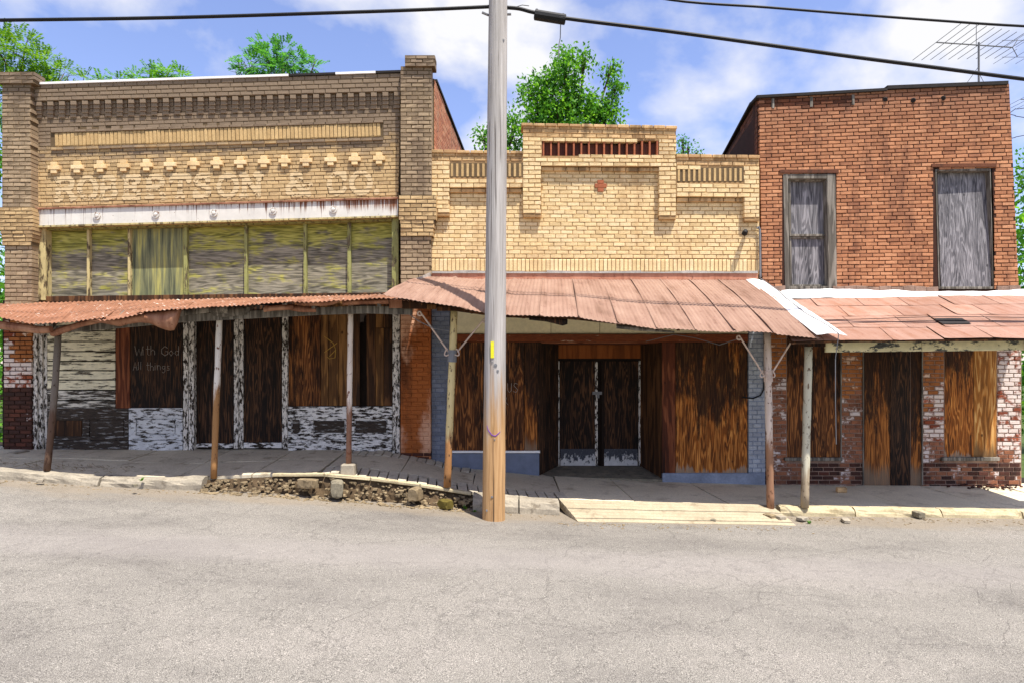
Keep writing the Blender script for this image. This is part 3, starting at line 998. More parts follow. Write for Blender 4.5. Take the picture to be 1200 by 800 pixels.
# ------------------------------------------------------------------ bricks
class Bricks:
    """collects bricks of one building; the 300 that show largest become objects"""

    def __init__(s):
        s.items = []

    def put(s, c, w, h, d, t, mat):
        s.items.append((Vector(c), w, h, d, t, mat))

    def patch(s, tl, tr, br, bl, rows, bw, Y, mat, holes=(), depth=0.08, gap=0.75, jit=0.004, pick=None, off=0.0, vgap=None):
        """running bond over a photograph quad; holes are (x0,y0,x1,y1) in pixels"""
        vgap = vgap or gap
        for r in range(rows):
            va, vb = r / rows, (r + 1) / rows
            vm = (va + vb) / 2
            xl = lerp(tl[0], bl[0], vm)
            xr = lerp(tr[0], br[0], vm)

            def yat(x, v):
                u = (x - xl) / (xr - xl)
                return lerp(lerp(tl[1], tr[1], u), lerp(bl[1], br[1], u), v)
            x = xl - (0.5 * bw if (r + int(off)) % 2 else 0.0) - (off % 1) * bw
            x += RND.uniform(-0.4, 0.4)
            while x < xr - 0.5:
                w = bw * RND.uniform(0.96, 1.04)
                segs = [(max(x, xl), min(x + w, xr))]
                ym = yat((x + w / 2), vm)
                for hx0, hy0, hx1, hy1 in holes:
                    if hy0 < ym < hy1:
                        ns = []
                        for a, b in segs:
                            if b <= hx0 or a >= hx1:
                                ns.append((a, b))
                            else:
                                if a < hx0:
                                    ns.append((a, hx0))
                                if b > hx1:
                                    ns.append((hx1, b))
                        segs = ns
                for a, b in segs:
                    if b - a < 2.2:
                        continue
                    xm = (a + b) / 2
                    pa = W(xm, yat(xm, vm), Y - RND.uniform(-jit, jit))
                    k = (CAMD + Y) / FPX
                    t = -(yat(b, vm) - yat(a, vm)) / (b - a)
                    hh = (yat(xm, vb) - yat(xm, va) - vgap) * k
                    ww = (b - a - gap) * k
                    m = pick(xm, ym, r) if pick else mat
                    s.put(pa, ww, hh * RND.uniform(0.95, 1.03), depth, t + RND.uniform(-0.006, 0.006), m)
                x += w

    def soldiers(s, tl, tr, br, bl, n, Y, mat, depth=0.08, gap=0.8):
        for i in range(n):
            u = (i + 0.5) / n
            xa = lerp(lerp(tl[0], tr[0], u), lerp(bl[0], br[0], u), 0.5)
            y0 = lerp(tl[1], tr[1], u)
            y1 = lerp(bl[1], br[1], u)
            k = (CAMD + Y) / FPX
            w = ((tr[0] - tl[0]) / n - gap) * k
            s.put(W(xa, (y0 + y1) / 2, Y - RND.uniform(-0.003, 0.003)), w, (y1 - y0 - 0.8) * k, depth, -(tr[1] - tl[1]) / (tr[0] - tl[0]) + RND.uniform(-0.01, 0.01), mat)

    @staticmethod
    def shape(rng):
        j = lambda a: rng.uniform(-a, a)
        bx, bz, by = 0.022, 0.075, 0.10
        v = [(-.5, 1, -.5), (.5, 1, -.5), (.5, 1, .5), (-.5, 1, .5)]
        v += [(-.5 + j(.012), by, -.5 + j(.03)), (.5 + j(.012), by, -.5 + j(.03)), (.5 + j(.012), by, .5 + j(.03)), (-.5 + j(.012), by, .5 + j(.03))]
        v += [(-.5 + bx + j(.01), j(.03), -.5 + bz + j(.03)), (.5 - bx + j(.01), j(.03), -.5 + bz + j(.03)), (.5 - bx + j(.01), j(.03), .5 - bz + j(.03)), (-.5 + bx + j(.01), j(.03), .5 - bz + j(.03))]
        f = [(8, 9, 10, 11), (4, 5, 9, 8), (5, 6, 10, 9), (6, 7, 11, 10), (7, 4, 8, 11),
             (0, 1, 5, 4), (1, 2, 6, 5), (2, 3, 7, 6), (3, 0, 4, 7)]
        return v, f

    def emit(s, parent, extra=None):
        rng = random.Random(5)
        order = sorted(range(len(s.items)), key=lambda i: -(s.items[i][1] * s.items[i][2]))
        single = set(order[:295])
        meshes = {}
        mats = []
        mb = MB()
        shapes = [s.shape(rng) for _ in range(6)]
        for i, (c, w, h, d, t, m) in enumerate(s.items):
            sv, sf = shapes[rng.randrange(6)]
            if i in single:
                k = (rng.randrange(5), m)
                if k not in meshes:
                    me = bpy.data.meshes.new('brick')
                    me.from_pydata(s.shape(rng)[0], [], sf)
                    me.materials.append(M[m])
                    meshes[k] = me
                o = bpy.data.objects.new('brick', meshes[k])
                link(o, parent, c)
                o.scale = (w, d, h)
                o.rotation_euler = (0, -math.atan(t), 0)
            else:
                if m not in mats:
                    mats.append(m)
                ca, sa = math.cos(math.atan(t)), math.sin(math.atan(t))
                vs = []
                for x, y, z in sv:
                    X, Z = x * w, z * h
                    vs.append((c.x + X * ca - Z * sa, c.y + y * d, c.z + X * sa + Z * ca))
                mb.add(vs, sf, mats.index(m))
        if extra:
            for vs, fs, m in extra:
                if m not in mats:
                    mats.append(m)
                mb.add(vs, fs, mats.index(m))
        if mb.v:
            o = mb.build('brick_courses', [M[m] for m in mats], parent)
            tag(o, kind='stuff')


def side_wall_bricks(p0, p1, ztop, zbot, course, blen, mat, nrm):
    """bricks of a wall running back from the street; ztop is a function of 0..1 along it"""
    out = []
    d = p1 - p0
    L = d.length
    d.normalize()
    nrm = Vector(nrm)
    z = zbot
    r = 0
    while z < 9.5:
        s = -0.5 * blen if r % 2 else 0.0
        while s < L:
            a, b = max(0, s), min(L, s + blen)
            if b - a > 0.03 and z + course <= ztop((a + b) / 2 / L):
                g = 0.008
                pr = 0.012 + RND.uniform(-0.003, 0.003)
                q = p0 + d * (a + g)
                e = p0 + d * (b - g)
                z0, z1 = z + g, z + course - g * 0.5
                o = nrm * pr
                i = nrm * -0.02
                vs = [Vector((q.x, q.y, z0)) + o, Vector((e.x, e.y, z0)) + o, Vector((e.x, e.y, z1)) + o, Vector((q.x, q.y, z1)) + o,
                      Vector((q.x, q.y, z0)) + i, Vector((e.x, e.y, z0)) + i, Vector((e.x, e.y, z1)) + i, Vector((q.x, q.y, z1)) + i]
                fs = [(0, 1, 2, 3), (4, 0, 3, 7), (1, 5, 6, 2), (3, 2, 6, 7), (4, 5, 1, 0)]
                out.append((vs, fs, mat))
            s += blen
        z += course
        r += 1
    return out


def board(parent, name, x0, y0, x1, y1, Y, mat, thick=0.03, bevel=0.004, skew=(0, 0, 0, 0), label=None):
    s = MB()
    s.slab((x0 + skew[0], y0), (x1 + skew[1], y0), (x1 + skew[2], y1), (x0 + skew[3], y1), Y, thick)
    o = s.build(name, M[mat], parent, bevel=bevel)
    if label:
        o['label'] = label
    return o


# ================================================================== LEFT BUILDING
LB = thing('brick_building', Vector((-5.8, 0, 0.36)), 'wide tan and grey brick shop with ROBERTSON lettering and a row of boarded transom windows', 'building')
w = MB()
w.slab((36, 100), (472, 86), (467, 247), (40, 247), 0.0, 0.3)
w.slab((33, 99.5), (475, 84.5), (475, 107.5), (33, 119.5), -0.092, 0.09)
w.build('wall', M['mortar_tan'], LB)
# the shell behind
sh = MB()
ZT = W(0, 98).z
sh.hexa([(-9.97, 0.32, -0.4), (-1.56, 0.32, -0.4), (-1.56, 0.32, 7.35), (-9.97, 0.32, 7.2)],
        [(-9.97, 14.0, -0.4), (-1.56, 14.0, -0.4), (-1.56, 14.0, 6.4), (-9.97, 14.0, 6.4)])
sh.build('rear_block', M['mortar_red'], LB)
BK = Bricks()
# main wall
panel_hole = (58, 140, 450, 178)


def left_pick(x, y, r):
    return 'brick_tan'


def slope_hole(x0, y0l, x1, y0r, h):      # a sloping strip as a ladder of small holes
    out = []
    n = 24
    for i in range(n):
        a, b = lerp(x0, x1, i / n), lerp(x0, x1, (i + 1) / n)
        y = lerp(y0l, y0r, (i + 0.5) / n)
        out.append((a, y, b, y + h))
    return out


holes = slope_hole(59, 152, 449, 140, 25) + slope_hole(34, 99, 474, 85, 20)
BK.patch((38, 102), (470, 88), (467, 234), (40, 247), 33, 14.0, -0.012, 'brick_tan', holes, gap=0.65)
# projecting courses under the coping
BK.patch((33, 100), (475, 85.5), (475, 107), (33, 119), 4, 14.2, -0.105, 'brick_tan', depth=0.1)
# frame of the panel and its soldier bricks
BK.patch((59, 152.5), (449, 140.5), (449, 144), (59, 156), 1, 14, -0.03, 'brick_tan', depth=0.1)
BK.patch((59, 172.5), (449, 160.8), (449, 164.6), (59, 176.4), 1, 14, -0.045, 'brick_tan', depth=0.1)
BK.soldiers((64, 156), (446, 144.2), (446, 160.6), (64, 172.4), 83, -0.012, 'brick_panel')
# corbel table: stepped headers
for i in range(32):
    x = 45 + i * 13.55
    u = (x - 38) / 432
    y0 = lerp(119.6, 107.4, u)
    s = MB()
    for k in range(4):
        k0 = y0 + k * 4.9
        s.rect(x - 3.4, k0 + 0.25, x + 3.4, k0 + 4.7, -0.1 + k * 0.021, 0.12)
    s.build('corbel', M['brick_tan'], LB, bevel=0.003)
    if i < 31:
        s = MB()
        for k in range(3):
            k0 = y0 + k * 4.9 - 0.2
            s.rect(x + 4.2, k0 + 0.25, x + 9.2, k0 + 4.5, -0.05 + k * 0.018, 0.1)
        s.build('corbel_infill', M['brick_tan'], LB, bevel=0.003)
# little crosses of headers
for x in (62.5, 89.5, 116.7, 144, 171, 198.5, 226, 253.3, 281, 308.7, 333, 358, 387, 415.3, 444):
    y = lerp(196.5, 185.5, (x - 62) / 382)
    s = MB()
    s.rect(x - 3.8, y - 6.6, x + 3.8, y - 2.4, -0.055, 0.06)
    s.rect(x - 7, y - 2.3, x + 7, y + 2.3, -0.062, 0.07)
    s.rect(x - 3.6, y + 2.4, x + 3.6, y + 6.8, -0.055, 0.06)
    s.build('brick_cross', M['brick_buff'], LB, bevel=0.004)


def pier(x0, x1, ytop, parts):
    for (xa, xb, ya, yb, Y, rows, mat) in parts:
        b = MB()
        b.rect(xa + 0.6, ya, xb - 0.6, yb, Y + 0.012, 0.2 + (-0.2 - Y) + 0.012)
        b.build('pier_core', M['mortar_tan'], LB)
        BK.patch((xa, ya), (xb, ya), (xb, yb), (xa, yb), rows, 13.6, Y, mat, depth=0.2 - (Y + 0.2), gap=0.65)


pier(0, 38, 85, [(-3, 41, 84.5, 98, -0.26, 3, 'brick_pier'), (2, 36.5, 98, 243, -0.2, 30, 'brick_pier'),
                 (-2, 38.5, 243, 270, -0.235, 6, 'brick_tan'), (0, 38.5, 270, 274.5, -0.225, 1, 'brick_tan'),
                 (1, 38, 274.5, 279, -0.215, 1, 'brick_tan'), (2, 37.5, 279, 288, -0.205, 2, 'brick_tan'), (5, 37.5, 288, 358, -0.17, 14, 'brick_pier')])
pier(470, 508, 65, [(474, 510, 65, 78, -0.26, 3, 'brick_pier'), (469, 506, 78, 229, -0.2, 31, 'brick_pier'),
                    (467, 511.5, 229, 258, -0.235, 6, 'brick_tan'), (468, 510, 258, 262.5, -0.225, 1, 'brick_tan'),
                    (469, 509, 262.5, 267.5, -0.215, 1, 'brick_tan'), (469, 508, 267.5, 277, -0.205, 2, 'brick_tan'), (469, 505.5, 277, 332, -0.17, 11, 'brick_pier')])
# side parapet running back behind the middle shop
p0, p1 = Vector((-1.53, 0.06, 0)), Vector((-1.12, 6.5, 0))
ex = side_wall_bricks(p0, p1, lambda t: 7.62 - 0.1 * t, 5.2, 0.075, 0.22, 'brick_side', (1, 0.06, 0))
s = MB()
s.hexa([p0 + Vector((-0.25, 0, 4)), p0 + Vector((0, 0, 4)), p0 + Vector((0, 0, 7.62)), p0 + Vector((-0.25, 0, 7.62))],
       [p1 + Vector((-0.25, 0, 4)), p1 + Vector((0, 0, 4)), p1 + Vector((0, 0, 7.52)), p1 + Vector((-0.25, 0, 7.52))])
s.build('side_parapet', M['mortar_tan'], LB)
s = MB()
s.hexa([p0 + Vector((-0.29, 0.15, 7.63)), p0 + Vector((0.045, 0.15, 7.63)), p0 + Vector((0.045, 0.15, 7.68)), p0 + Vector((-0.29, 0.15, 7.68))],
       [p1 + Vector((-0.29, 0, 7.53)), p1 + Vector((0.045, 0, 7.53)), p1 + Vector((0.045, 0, 7.58)), p1 + Vector((-0.29, 0, 7.58))])
s.build('side_coping', M['soot_cap'], LB)
# coping: thin white and dark metal strips
for xa, xb, m in ((29, 105, 'white_metal'), (105, 245, 'white_metal'), (245, 338, 'white_metal'), (338, 393, 'soot_cap'), (393, 440, 'white_metal'), (440, 474, 'soot_cap')):
    ya, yb = lerp(98.6, 83.6, (xa - 30) / 445), lerp(98.6, 83.6, (xb - 30) / 445)
    s = MB()
    s.slab((xa, ya - 1.6), (xb, yb - 1.6), (xb, yb + 0.9), (xa, ya + 0.9), -0.13, 0.45)
    s.build('coping', M[m], LB)
# lintel with rosettes
s = MB()
s.slab((42, 245.5), (466.5, 232.8), (466.5, 252.8), (42, 264.8), -0.07, 0.3)
LIN = s.build('steel_lintel', M['lintel'], LB, bevel=0.004)
s = MB()
s.slab((41, 243.6), (467, 231), (467, 232.9), (41, 245.6), -0.1, 0.3)
s.build('lintel_flange', M['tin_curl'], LIN)
s = MB()
s.slab((42, 264.9), (466.5, 252.9), (466.5, 254.6), (42, 266.6), -0.085, 0.3)
s.build('lintel_flange', M['cream_frame'], LIN)
for x, y in ((113.7, 253.2), (182.5, 251.6), (250.7, 250), (320, 247.6), (390.7, 245.8)):
    c = W(x, y, -0.075)
    s = MB()
    rr = [0.072, 0.072, 0.05, 0.046, 0.03, 0.008]
    yy = [0, -0.018, -0.02, -0.008, -0.03, -0.034]
    for a in range(len(rr)):
        for k in range(14):
            t = 2 * math.pi * k / 14
            q = rr[a] * (1 + (0.1 * math.cos(7 * t) if a > 3 else 0))
            s.v.append(c + Vector((math.cos(t) * q, yy[a], math.sin(t) * q)))
    for a in range(len(rr) - 1):
        for k in range(14):
            s.f.append((a * 14 + k, a * 14 + (k + 1) % 14, (a + 1) * 14 + (k + 1) % 14, (a + 1) * 14 + k))
            s.mi.append(0)
    s.f.append(tuple(range(70, 84)))
    s.mi.append(0)
    s.build('rosette', M['lintel'], LIN)

# painted letters lying on the brick faces
GL = {
    'R': [[(0.1, 0), (0.1, 1)], [(0.1, 1), (0.55, 1), (0.72, 0.93), (0.78, 0.76), (0.72, 0.58), (0.55, 0.5), (0.1, 0.5)], [(0.5, 0.5), (0.86, 0)], [(0, 0), (0.24, 0)], [(0.76, 0), (0.95, 0)], [(0, 1), (0.2, 1)]],
    'O': [[(0.5 + 0.42 * math.cos(t * 0.2618), 0.5 + 0.5 * math.sin(t * 0.2618)) for t in range(25)]],
    'B': [[(0.1, 0), (0.1, 1)], [(0.1, 1), (0.55, 1), (0.72, 0.92), (0.74, 0.74), (0.66, 0.56), (0.5, 0.52), (0.1, 0.52)], [(0.5, 0.52), (0.74, 0.46), (0.82, 0.26), (0.74, 0.07), (0.55, 0), (0.1, 0)], [(0, 0), (0.2, 0)], [(0, 1), (0.2, 1)]],
    'E': [[(0.12, 0), (0.12, 1)], [(0, 1), (0.78, 1), (0.78, 0.8)], [(0.12, 0.52), (0.56, 0.52)], [(0.56, 0.62), (0.56, 0.4)], [(0, 0), (0.82, 0), (0.82, 0.22)]],
    'T': [[(0.5, 0), (0.5, 1)], [(0.02, 0.78), (0.02, 1), (0.98, 1), (0.98, 0.78)], [(0.34, 0), (0.66, 0)]],
    'S': [[(0.8, 0.78), (0.8, 0.98)], [(0.8, 0.8), (0.68, 0.96), (0.45, 1), (0.2, 0.93), (0.12, 0.76), (0.22, 0.6), (0.5, 0.52), (0.76, 0.42), (0.84, 0.25), (0.76, 0.07), (0.5, 0), (0.24, 0.04), (0.1, 0.2)], [(0.1, 0.22), (0.1, 0.02)]],
    'N': [[(0.14, 0), (0.14, 1)], [(0.14, 1), (0.84, 0)], [(0.84, 0), (0.84, 1)], [(0, 0), (0.28, 0)], [(0, 1), (0.2, 1)], [(0.7, 1), (0.98, 1)]],
    '&': [[(0.95, 0.45), (0.8, 0.12), (0.55, 0), (0.28, 0), (0.1, 0.12), (0.08, 0.3), (0.2, 0.46), (0.45, 0.6), (0.6, 0.75), (0.58, 0.92), (0.42, 1), (0.26, 0.93), (0.24, 0.77), (0.4, 0.52), (0.62, 0.22), (0.92, 0)], [(0.75, 0.46), (1.0, 0.46)]],
    'C': [[(0.84, 0.72), (0.84, 0.98)], [(0.84, 0.78), (0.72, 0.95), (0.5, 1), (0.24, 0.9), (0.1, 0.66), (0.08, 0.4), (0.2, 0.12), (0.46, 0), (0.7, 0.05), (0.86, 0.24)]],
    '.': [[(0.3, 0.02), (0.32, 0.06)]],
}


def seg_dist(px, py, a, b):
    dx, dy = b[0] - a[0], b[1] - a[1]
    L = dx * dx + dy * dy
    t = 0 if L == 0 else max(0, min(1, ((px - a[0]) * dx + (py - a[1]) * dy) / L))
    return math.hypot(px - a[0] - t * dx, py - a[1] - t * dy)


# x positions and widths read off the wall
LET = [('R', 66, 24), ('O', 91.5, 23), ('B', 118, 21), ('E', 145.5, 21), ('R', 172, 24), ('T', 200, 22), ('S', 227, 21), ('O', 254.5, 25), ('N', 283, 24),
       ('&', 335, 29), ('C', 384, 23), ('O', 410, 26), ('.', 437, 14)]
lp = MB()
step_px = 0.8
for ch, lx, lw in LET:
    bars = GL[ch]
    ns = int(lw / step_px)
    HT = 24.0
    for i in range(-3, ns + 4):
        for j in range(-4, int(HT / step_px) + 5):
            gx, gy = i * step_px / lw, j * step_px / HT
            x = lx + i * step_px
            d = min(seg_dist(gx * lw, gy * HT, (a[0] * lw, a[1] * HT), (b[0] * lw, b[1] * HT)) for pl in bars for a, b in zip(pl, pl[1:]))
            if d > 3.3:
                continue
            ybase = lerp(233.5, 226.0, (x - 66) / 380)
            y = ybase - gy * HT
            u = (x - 39) / 429
            yt, yb = lerp(102, 88, u), lerp(247, 234, u)
            fr = ((y - yt) / (yb - yt) * 33) % 1.0
            if fr < 0.12 or fr > 0.9:
                continue
            nn = noise.noise(Vector((x * 0.09, y * 0.16, 3.3))) + 0.6 * noise.noise(Vector((x * 0.5, y * 0.8, 9)))
            if nn < -0.42 + 0.25 * (0.5 - gy) * (x < 270) or (d > 2.7 and nn < 0.1):
                continue
            h = step_px / 2
            lp.add([W(x - h, y + h, -0.0205), W(x + h, y + h, -0.0205), W(x + h, y - h, -0.0205), W(x - h, y - h, -0.0205)], [(0, 1, 2, 3)])
lp.build('painted_lettering', M['faded_paint'], LB)

# transom row
tr = MB()
tr.slab((41, 266), (467, 254), (467, 352), (41, 356), 0.24, 0.05)
tr.build('transom_back', M['dark'], LB)
panes = [(54, 101), (105, 149), (153, 214.5), (219.5, 285.5), (290, 355), (359.5, 406.5), (411.5, 458.5)]
for k, (a, b) in enumerate(panes):
    s = MB()
    ya, yb = lerp(268.5, 258, (a - 54) / 405), lerp(268.5, 258, (b - 54) / 405)
    za, zb = lerp(347, 342.5, (a - 54) / 405), lerp(347, 342.5, (b - 54) / 405)
    s.slab((a - 3, ya - 3), (b + 3, yb - 3), (b + 3, zb + 2), (a - 3, za + 2), 0.17 + (k % 2) * 0.01, 0.02)
    o = s.build('transom_panel', M['transom_bare'] if k == 2 else M['transom'], LB)
    if k == 2:
        o['label'] = 'streaked greenish transom panel, the only one without plywood grain'
fr = [(101.5, 104.5), (149.5, 152.5), (215, 219), (286, 289.5), (355.5, 359), (407, 411)]
for a, b in fr:
    u = (a - 54) / 405
    s = MB()
    s.slab((a, lerp(267.5, 256.5, u)), (b, lerp(267.5, 256.5, u)), (b, lerp(349, 344, u)), (a, lerp(349, 344, u)), 0.1, 0.09)
    s.build('mullion', M['cream_frame'] if a < 160 else M['olive_frame'], LB, bevel=0.004)
s = MB()
s.slab((41.5, 266), (53, 266), (53, 352), (41.5, 352), 0.0, 0.2)
s.build('transom_post', M['cream_frame'], LB, bevel=0.006)
s = MB()
s.slab((459, 255.2), (467, 255), (467, 344), (459, 344), 0.0, 0.2)
s.build('transom_post', M['olive_frame'], LB, bevel=0.006)
s = MB()
s.slab((53, 266.6), (459, 255.3), (459, 259), (53, 270), 0.06, 0.13)
s.build('transom_head', M['olive_frame'], LB, bevel=0.004)
s = MB()
s.slab((41.5, 347.5), (467, 342.5), (467, 348), (41.5, 354), 0.02, 0.2)
s.build('transom_sill', M['plank_brown'], LB, bevel=0.005)

# ---- ground floor of the left shop
s = MB()
s.rect(3, 352, 507, 545, 0.1, 0.2)
s.build('shopfront_backing', M['dark'], LB)
s = MB()
s.rect(5, 386, 37, 532, -0.1, 0.25)
s.build('pier_core', M['mortar_red'], LB)
BK.patch((4, 360), (37.5, 360), (37.5, 533), (4, 533), 35, 13.2, -0.12, 'brick_white_paint', depth=0.2,
         pick=lambda x, y, r: 'brick_brown_paint' if (y < 425 and x > 12) else ('brick_whiter' if y < 455 else 'brick_soot'))
for a, b, Y in ((38, 43.5, -0.08), (44, 49.5, -0.04), (50, 55, 0.0)):
    board(LB, 'pilaster_board', a, 370, b, 533, Y, 'peel_vert', 0.1)
y = 376
k = 0
while y < 476:
    h = RND.uniform(10.5, 12.2)
    board(LB, 'siding_board', 55.3, y + 1.3, 135, min(y + h, 478), -0.005 - 0.006 * (k % 2) + RND.uniform(-0.003, 0.003), 'peel_siding' if y < 452 else 'peel_siding_bare', 0.04,
          skew=(0, 0, 0, 0))
    y += h
    k += 1
board(LB, 'plank', 135.5, 378, 152, 478, -0.02, 'plank_red', 0.04)
PLW = board(LB, 'plywood_sheet', 152.6, 376, 214, 477.5, -0.012, 'ply_dark', 0.03, label='dark plywood sheet with chalk writing')


def panelled(x0, y0, x1, y1, Y, mat, panels, kick=None, parent=LB):
    """timber bulkhead with recessed panels: rails and stiles round each panel"""
    s = MB()
    s.rect(x0, y0, x1, y1, Y + 0.03, 0.05)
    root = s.build('bulkhead', M[mat], parent)
    xs = sorted(panels)
    fr = MB()
    py0, py1 = panels[0][1], panels[0][3]
    fr.rect(x0, y0, x1, py0, Y, 0.035)
    fr.rect(x0, py1, x1, kick[0] if kick else y1, Y, 0.035)
    edges = [x0] + [q for p in xs for q in (p[0], p[2])] + [x1]
    for a, b in zip(edges[::2], edges[1::2]):
        fr.rect(a, py0 + 0.05, b, py1 - 0.05, Y + 0.001, 0.035)
    fr.build('bulkhead_frame', M[mat], root, bevel=0.004)
    for (a, b, c, d, raised, m2) in panels:
        q = MB()
        q.rect(a + 1.4, b + 1.4, c - 1.4, d - 1.4, Y + (0.006 if raised else 0.018), 0.03)
        q.build('bulkhead_panel', M[m2], root, bevel=0.006)
    if kick:
        q = MB()
        q.rect(x0, kick[0] + 0.5, x1, y1, Y - 0.012, 0.05)
        q.build('kick_board', M[kick[1]], root, bevel=0.004)
    return root


panelled(55.5, 478, 150, 530, -0.03, 'peel_dark', [(63, 491, 97, 512, 0, 'plank_brown'), (104, 490, 146, 511, 0, 'peel_dark')], (515, 'peel_dark'))
panelled(150.8, 477.8, 214, 529, -0.04, 'peel_grey', [(159, 489, 206, 509, 1, 'peel_grey')], (515, 'peel_grey'))
board(LB, 'pilaster_board', 214.6, 368, 220.5, 527, -0.06, 'peel_vert', 0.12)
board(LB, 'pilaster_board', 221, 368, 227, 527, -0.09, 'peel_vert', 0.14)
board(LB, 'boarded_door', 227.5, 362, 273.5, 519, 0.01, 'ply_dark', 0.03)
board(LB, 'door_kick_plate', 227.5, 519.2, 273.5, 524.5, -0.01, 'peel_white', 0.04)
board(LB, 'pilaster_board', 274, 360, 279, 525, -0.05, 'peel_vert', 0.1)
board(LB, 'pilaster_board', 279.6, 360, 285, 525, -0.02, 'peel_vert', 0.08)
board(LB, 'boarded_door', 285.5, 358, 330, 518, 0.008, 'ply_dark', 0.03)
board(LB, 'door_kick_plate', 285.5, 518.2, 330, 524.5, -0.01, 'peel_white', 0.04)
board(LB, 'pilaster_board', 330.5, 356, 336.8, 525, -0.06, 'peel_vert', 0.1)
board(LB, 'plywood_sheet', 337.2, 354, 375.6, 475.5, 0.0, 'ply_brown', 0.03)
for a, b, m, Y in ((376, 384.8, 'plank_tan', -0.012), (385.2, 396.6, 'plank_tan', -0.02), (397, 413, 'plank_tan', -0.013), (413.4, 421.5, 'plank_brown', -0.022),
                   (429.5, 440, 'plank_brown', -0.012), (440.4, 449.5, 'plank_tan', -0.02), (449.9, 459.5, 'plank_brown', -0.014)):
    if b == 459.5 or a == 440.4:
        board(LB, 'plank', a, 352, b, 384, Y, m, 0.025)
        board(LB, 'plank', a, 384.5, b, 475, Y - 0.005, m, 0.025)
    else:
        board(LB, 'plank', a, 352, b, 475, Y, m, 0.025)
panelled(337.2, 476, 459.6, 529, -0.03, 'peel_white', [(341, 490, 352, 508, 0, 'peel_dark'), (367, 491, 405, 508, 0, 'peel_dark'), (415, 491, 454, 508, 0, 'peel_dark')], (514.5, 'peel_white'))
board(LB, 'pilaster_board', 460, 356, 468.4, 531, -0.09, 'peel_vert', 0.14)
s = MB()
s.rect(469.5, 350, 504.5, 548, -0.1, 0.25)
s.build('pier_core', M['brick_orange'], LB)
BK.patch((469, 350), (505, 350), (505, 530), (469, 530), 36, 13.4, -0.118, 'brick_orange', depth=0.2, gap=0.7)
BK.patch((469, 530), (505, 530), (505, 548), (469, 548), 4, 13.4, -0.118, 'brick_soot', depth=0.2)
BK.emit(LB, ex)


def scrawl(parent, strokes, ox, oy, sx, sy, Y, mat, r=0.004, name='chalk_writing'):
    s = MB()
    for st in strokes:
        s.tube([W(ox + x * sx, oy + y * sy, Y) for x, y in st], r, 5)
    return s.build(name, M[mat], parent)


HW = {
    'W': ([[(0, 0), (.25, 1), (.5, .3), (.75, 1), (1, 0)]], 1), 'i': ([[(0, .4), (0, 1)], [(0, .15), (0, .2)]], .35), 't': ([[(.2, 0), (.2, .9), (.4, 1)], [(0, .35), (.45, .35)]], .6),
    'h': ([[(0, 0), (0, 1)], [(0, .6), (.25, .42), (.45, .6), (.45, 1)]], .7), 'G': ([[(.8, .2), (.5, 0), (.1, .3), (.1, .75), (.5, 1), (.85, .8), (.85, .55), (.55, .55)]], 1.0),
    'o': ([[(.25, .45), (0, .7), (.25, 1), (.5, .7), (.25, .45)]], .7), 'd': ([[(.45, .55), (.15, .5), (0, .75), (.2, 1), (.45, .8)], [(.45, 0), (.45, 1)]], .7),
    'A': ([[(0, 1), (.3, 0), (.6, 1)], [(.12, .65), (.5, .65)]], .8), 'l': ([[(0, 0), (0, 1)]], .35), 'n': ([[(0, .4), (0, 1)], [(0, .6), (.25, .42), (.45, .6), (.45, 1)]], .7),
    'g': ([[(.45, .5), (.15, .45), (0, .65), (.2, .85), (.45, .7)], [(.45, .45), (.45, 1.1), (.2, 1.3), (0, 1.15)]], .7), 's': ([[(.4, .5), (.1, .48), (.1, .68), (.4, .78), (.35, 1), (0, .95)]], .6),
    'J': ([[(.5, 0), (.5, .8), (.25, 1), (0, .8)]], .7), 'E': ([[(.5, 0), (0, 0), (0, 1), (.5, 1)], [(0, .5), (.4, .5)]], .7), 'S': ([[(.55, .1), (.2, 0), (.05, .25), (.3, .48), (.55, .7), (.35, 1), (0, .88)]], .8),
    'U': ([[(0, 0), (0, .75), (.25, 1), (.5, .75), (.5, 0)]], .75), ' ': ([], .5)}


def handwrite(parent, text, x, y, h, Y, mat, r=0.0035, wf=0.8):
    s = MB()
    for ch in text:
        g, adv = HW[ch]
        jy = RND.uniform(-0.6, 0.6)
        for st in g:
            s.tube([W(x + p[0] * h * wf, y + p[1] * h + jy, Y) for p in st], r, 5)
        x += adv * h * wf
    return s.build('chalk_writing', M[mat], parent)


handwrite(PLW, 'With God', 158, 405, 11, -0.016, 'chalk', 0.004, 0.88)
handwrite(PLW, 'All things', 156, 424, 9.5, -0.016, 'chalk', 0.003, 0.82)
scrawl(LB, [[(0, 0), (.35, .3), (.45, .6), (.2, .9)], [(.0, .72), (.2, .55), (.5, .3)], [(.45, .6), (.42, .95), (.2, 1.0), (.1, .9)]], 380, 394, 30, 26, -0.028, 'chalk_yellow', 0.008)

# ================================================================== MIDDLE BUILDING
MBD = thing('brick_building', Vector((1.6, 0, -0.2)), 'low cream brick shop with stepped parapet and a rusty grille, between its two neighbours', 'building')
w = MB()
w.slab((505, 196), (890, 196), (890, 322), (505, 322), 0.0, 0.3)
w.rect(505.5, 322, 890, 396, 0.06, 0.24)
w.build('wall', M['mortar_buff'], MBD)
w = MB()
PB = -0.105
w.slab((613.5, 147), (792, 150.5), (792, 165), (613.5, 165), PB, 0.38)
w.slab((613.5, 165), (635, 165), (635, 183), (613.5, 183), PB, 0.38)
w.slab((772, 165), (792, 165), (792, 183), (772, 183), PB, 0.38)
w.slab((613.5, 183), (792, 183), (792, 196), (613.5, 194.5), PB, 0.38)
w.rect(613.8, 194, 633.5, 254.5, PB, 0.11)
w.rect(772.5, 195.5, 791.5, 257, PB, 0.11)
w.slab((505.5, 179), (613.4, 180), (613.4, 219.5), (505.5, 219.5), PB, 0.38)
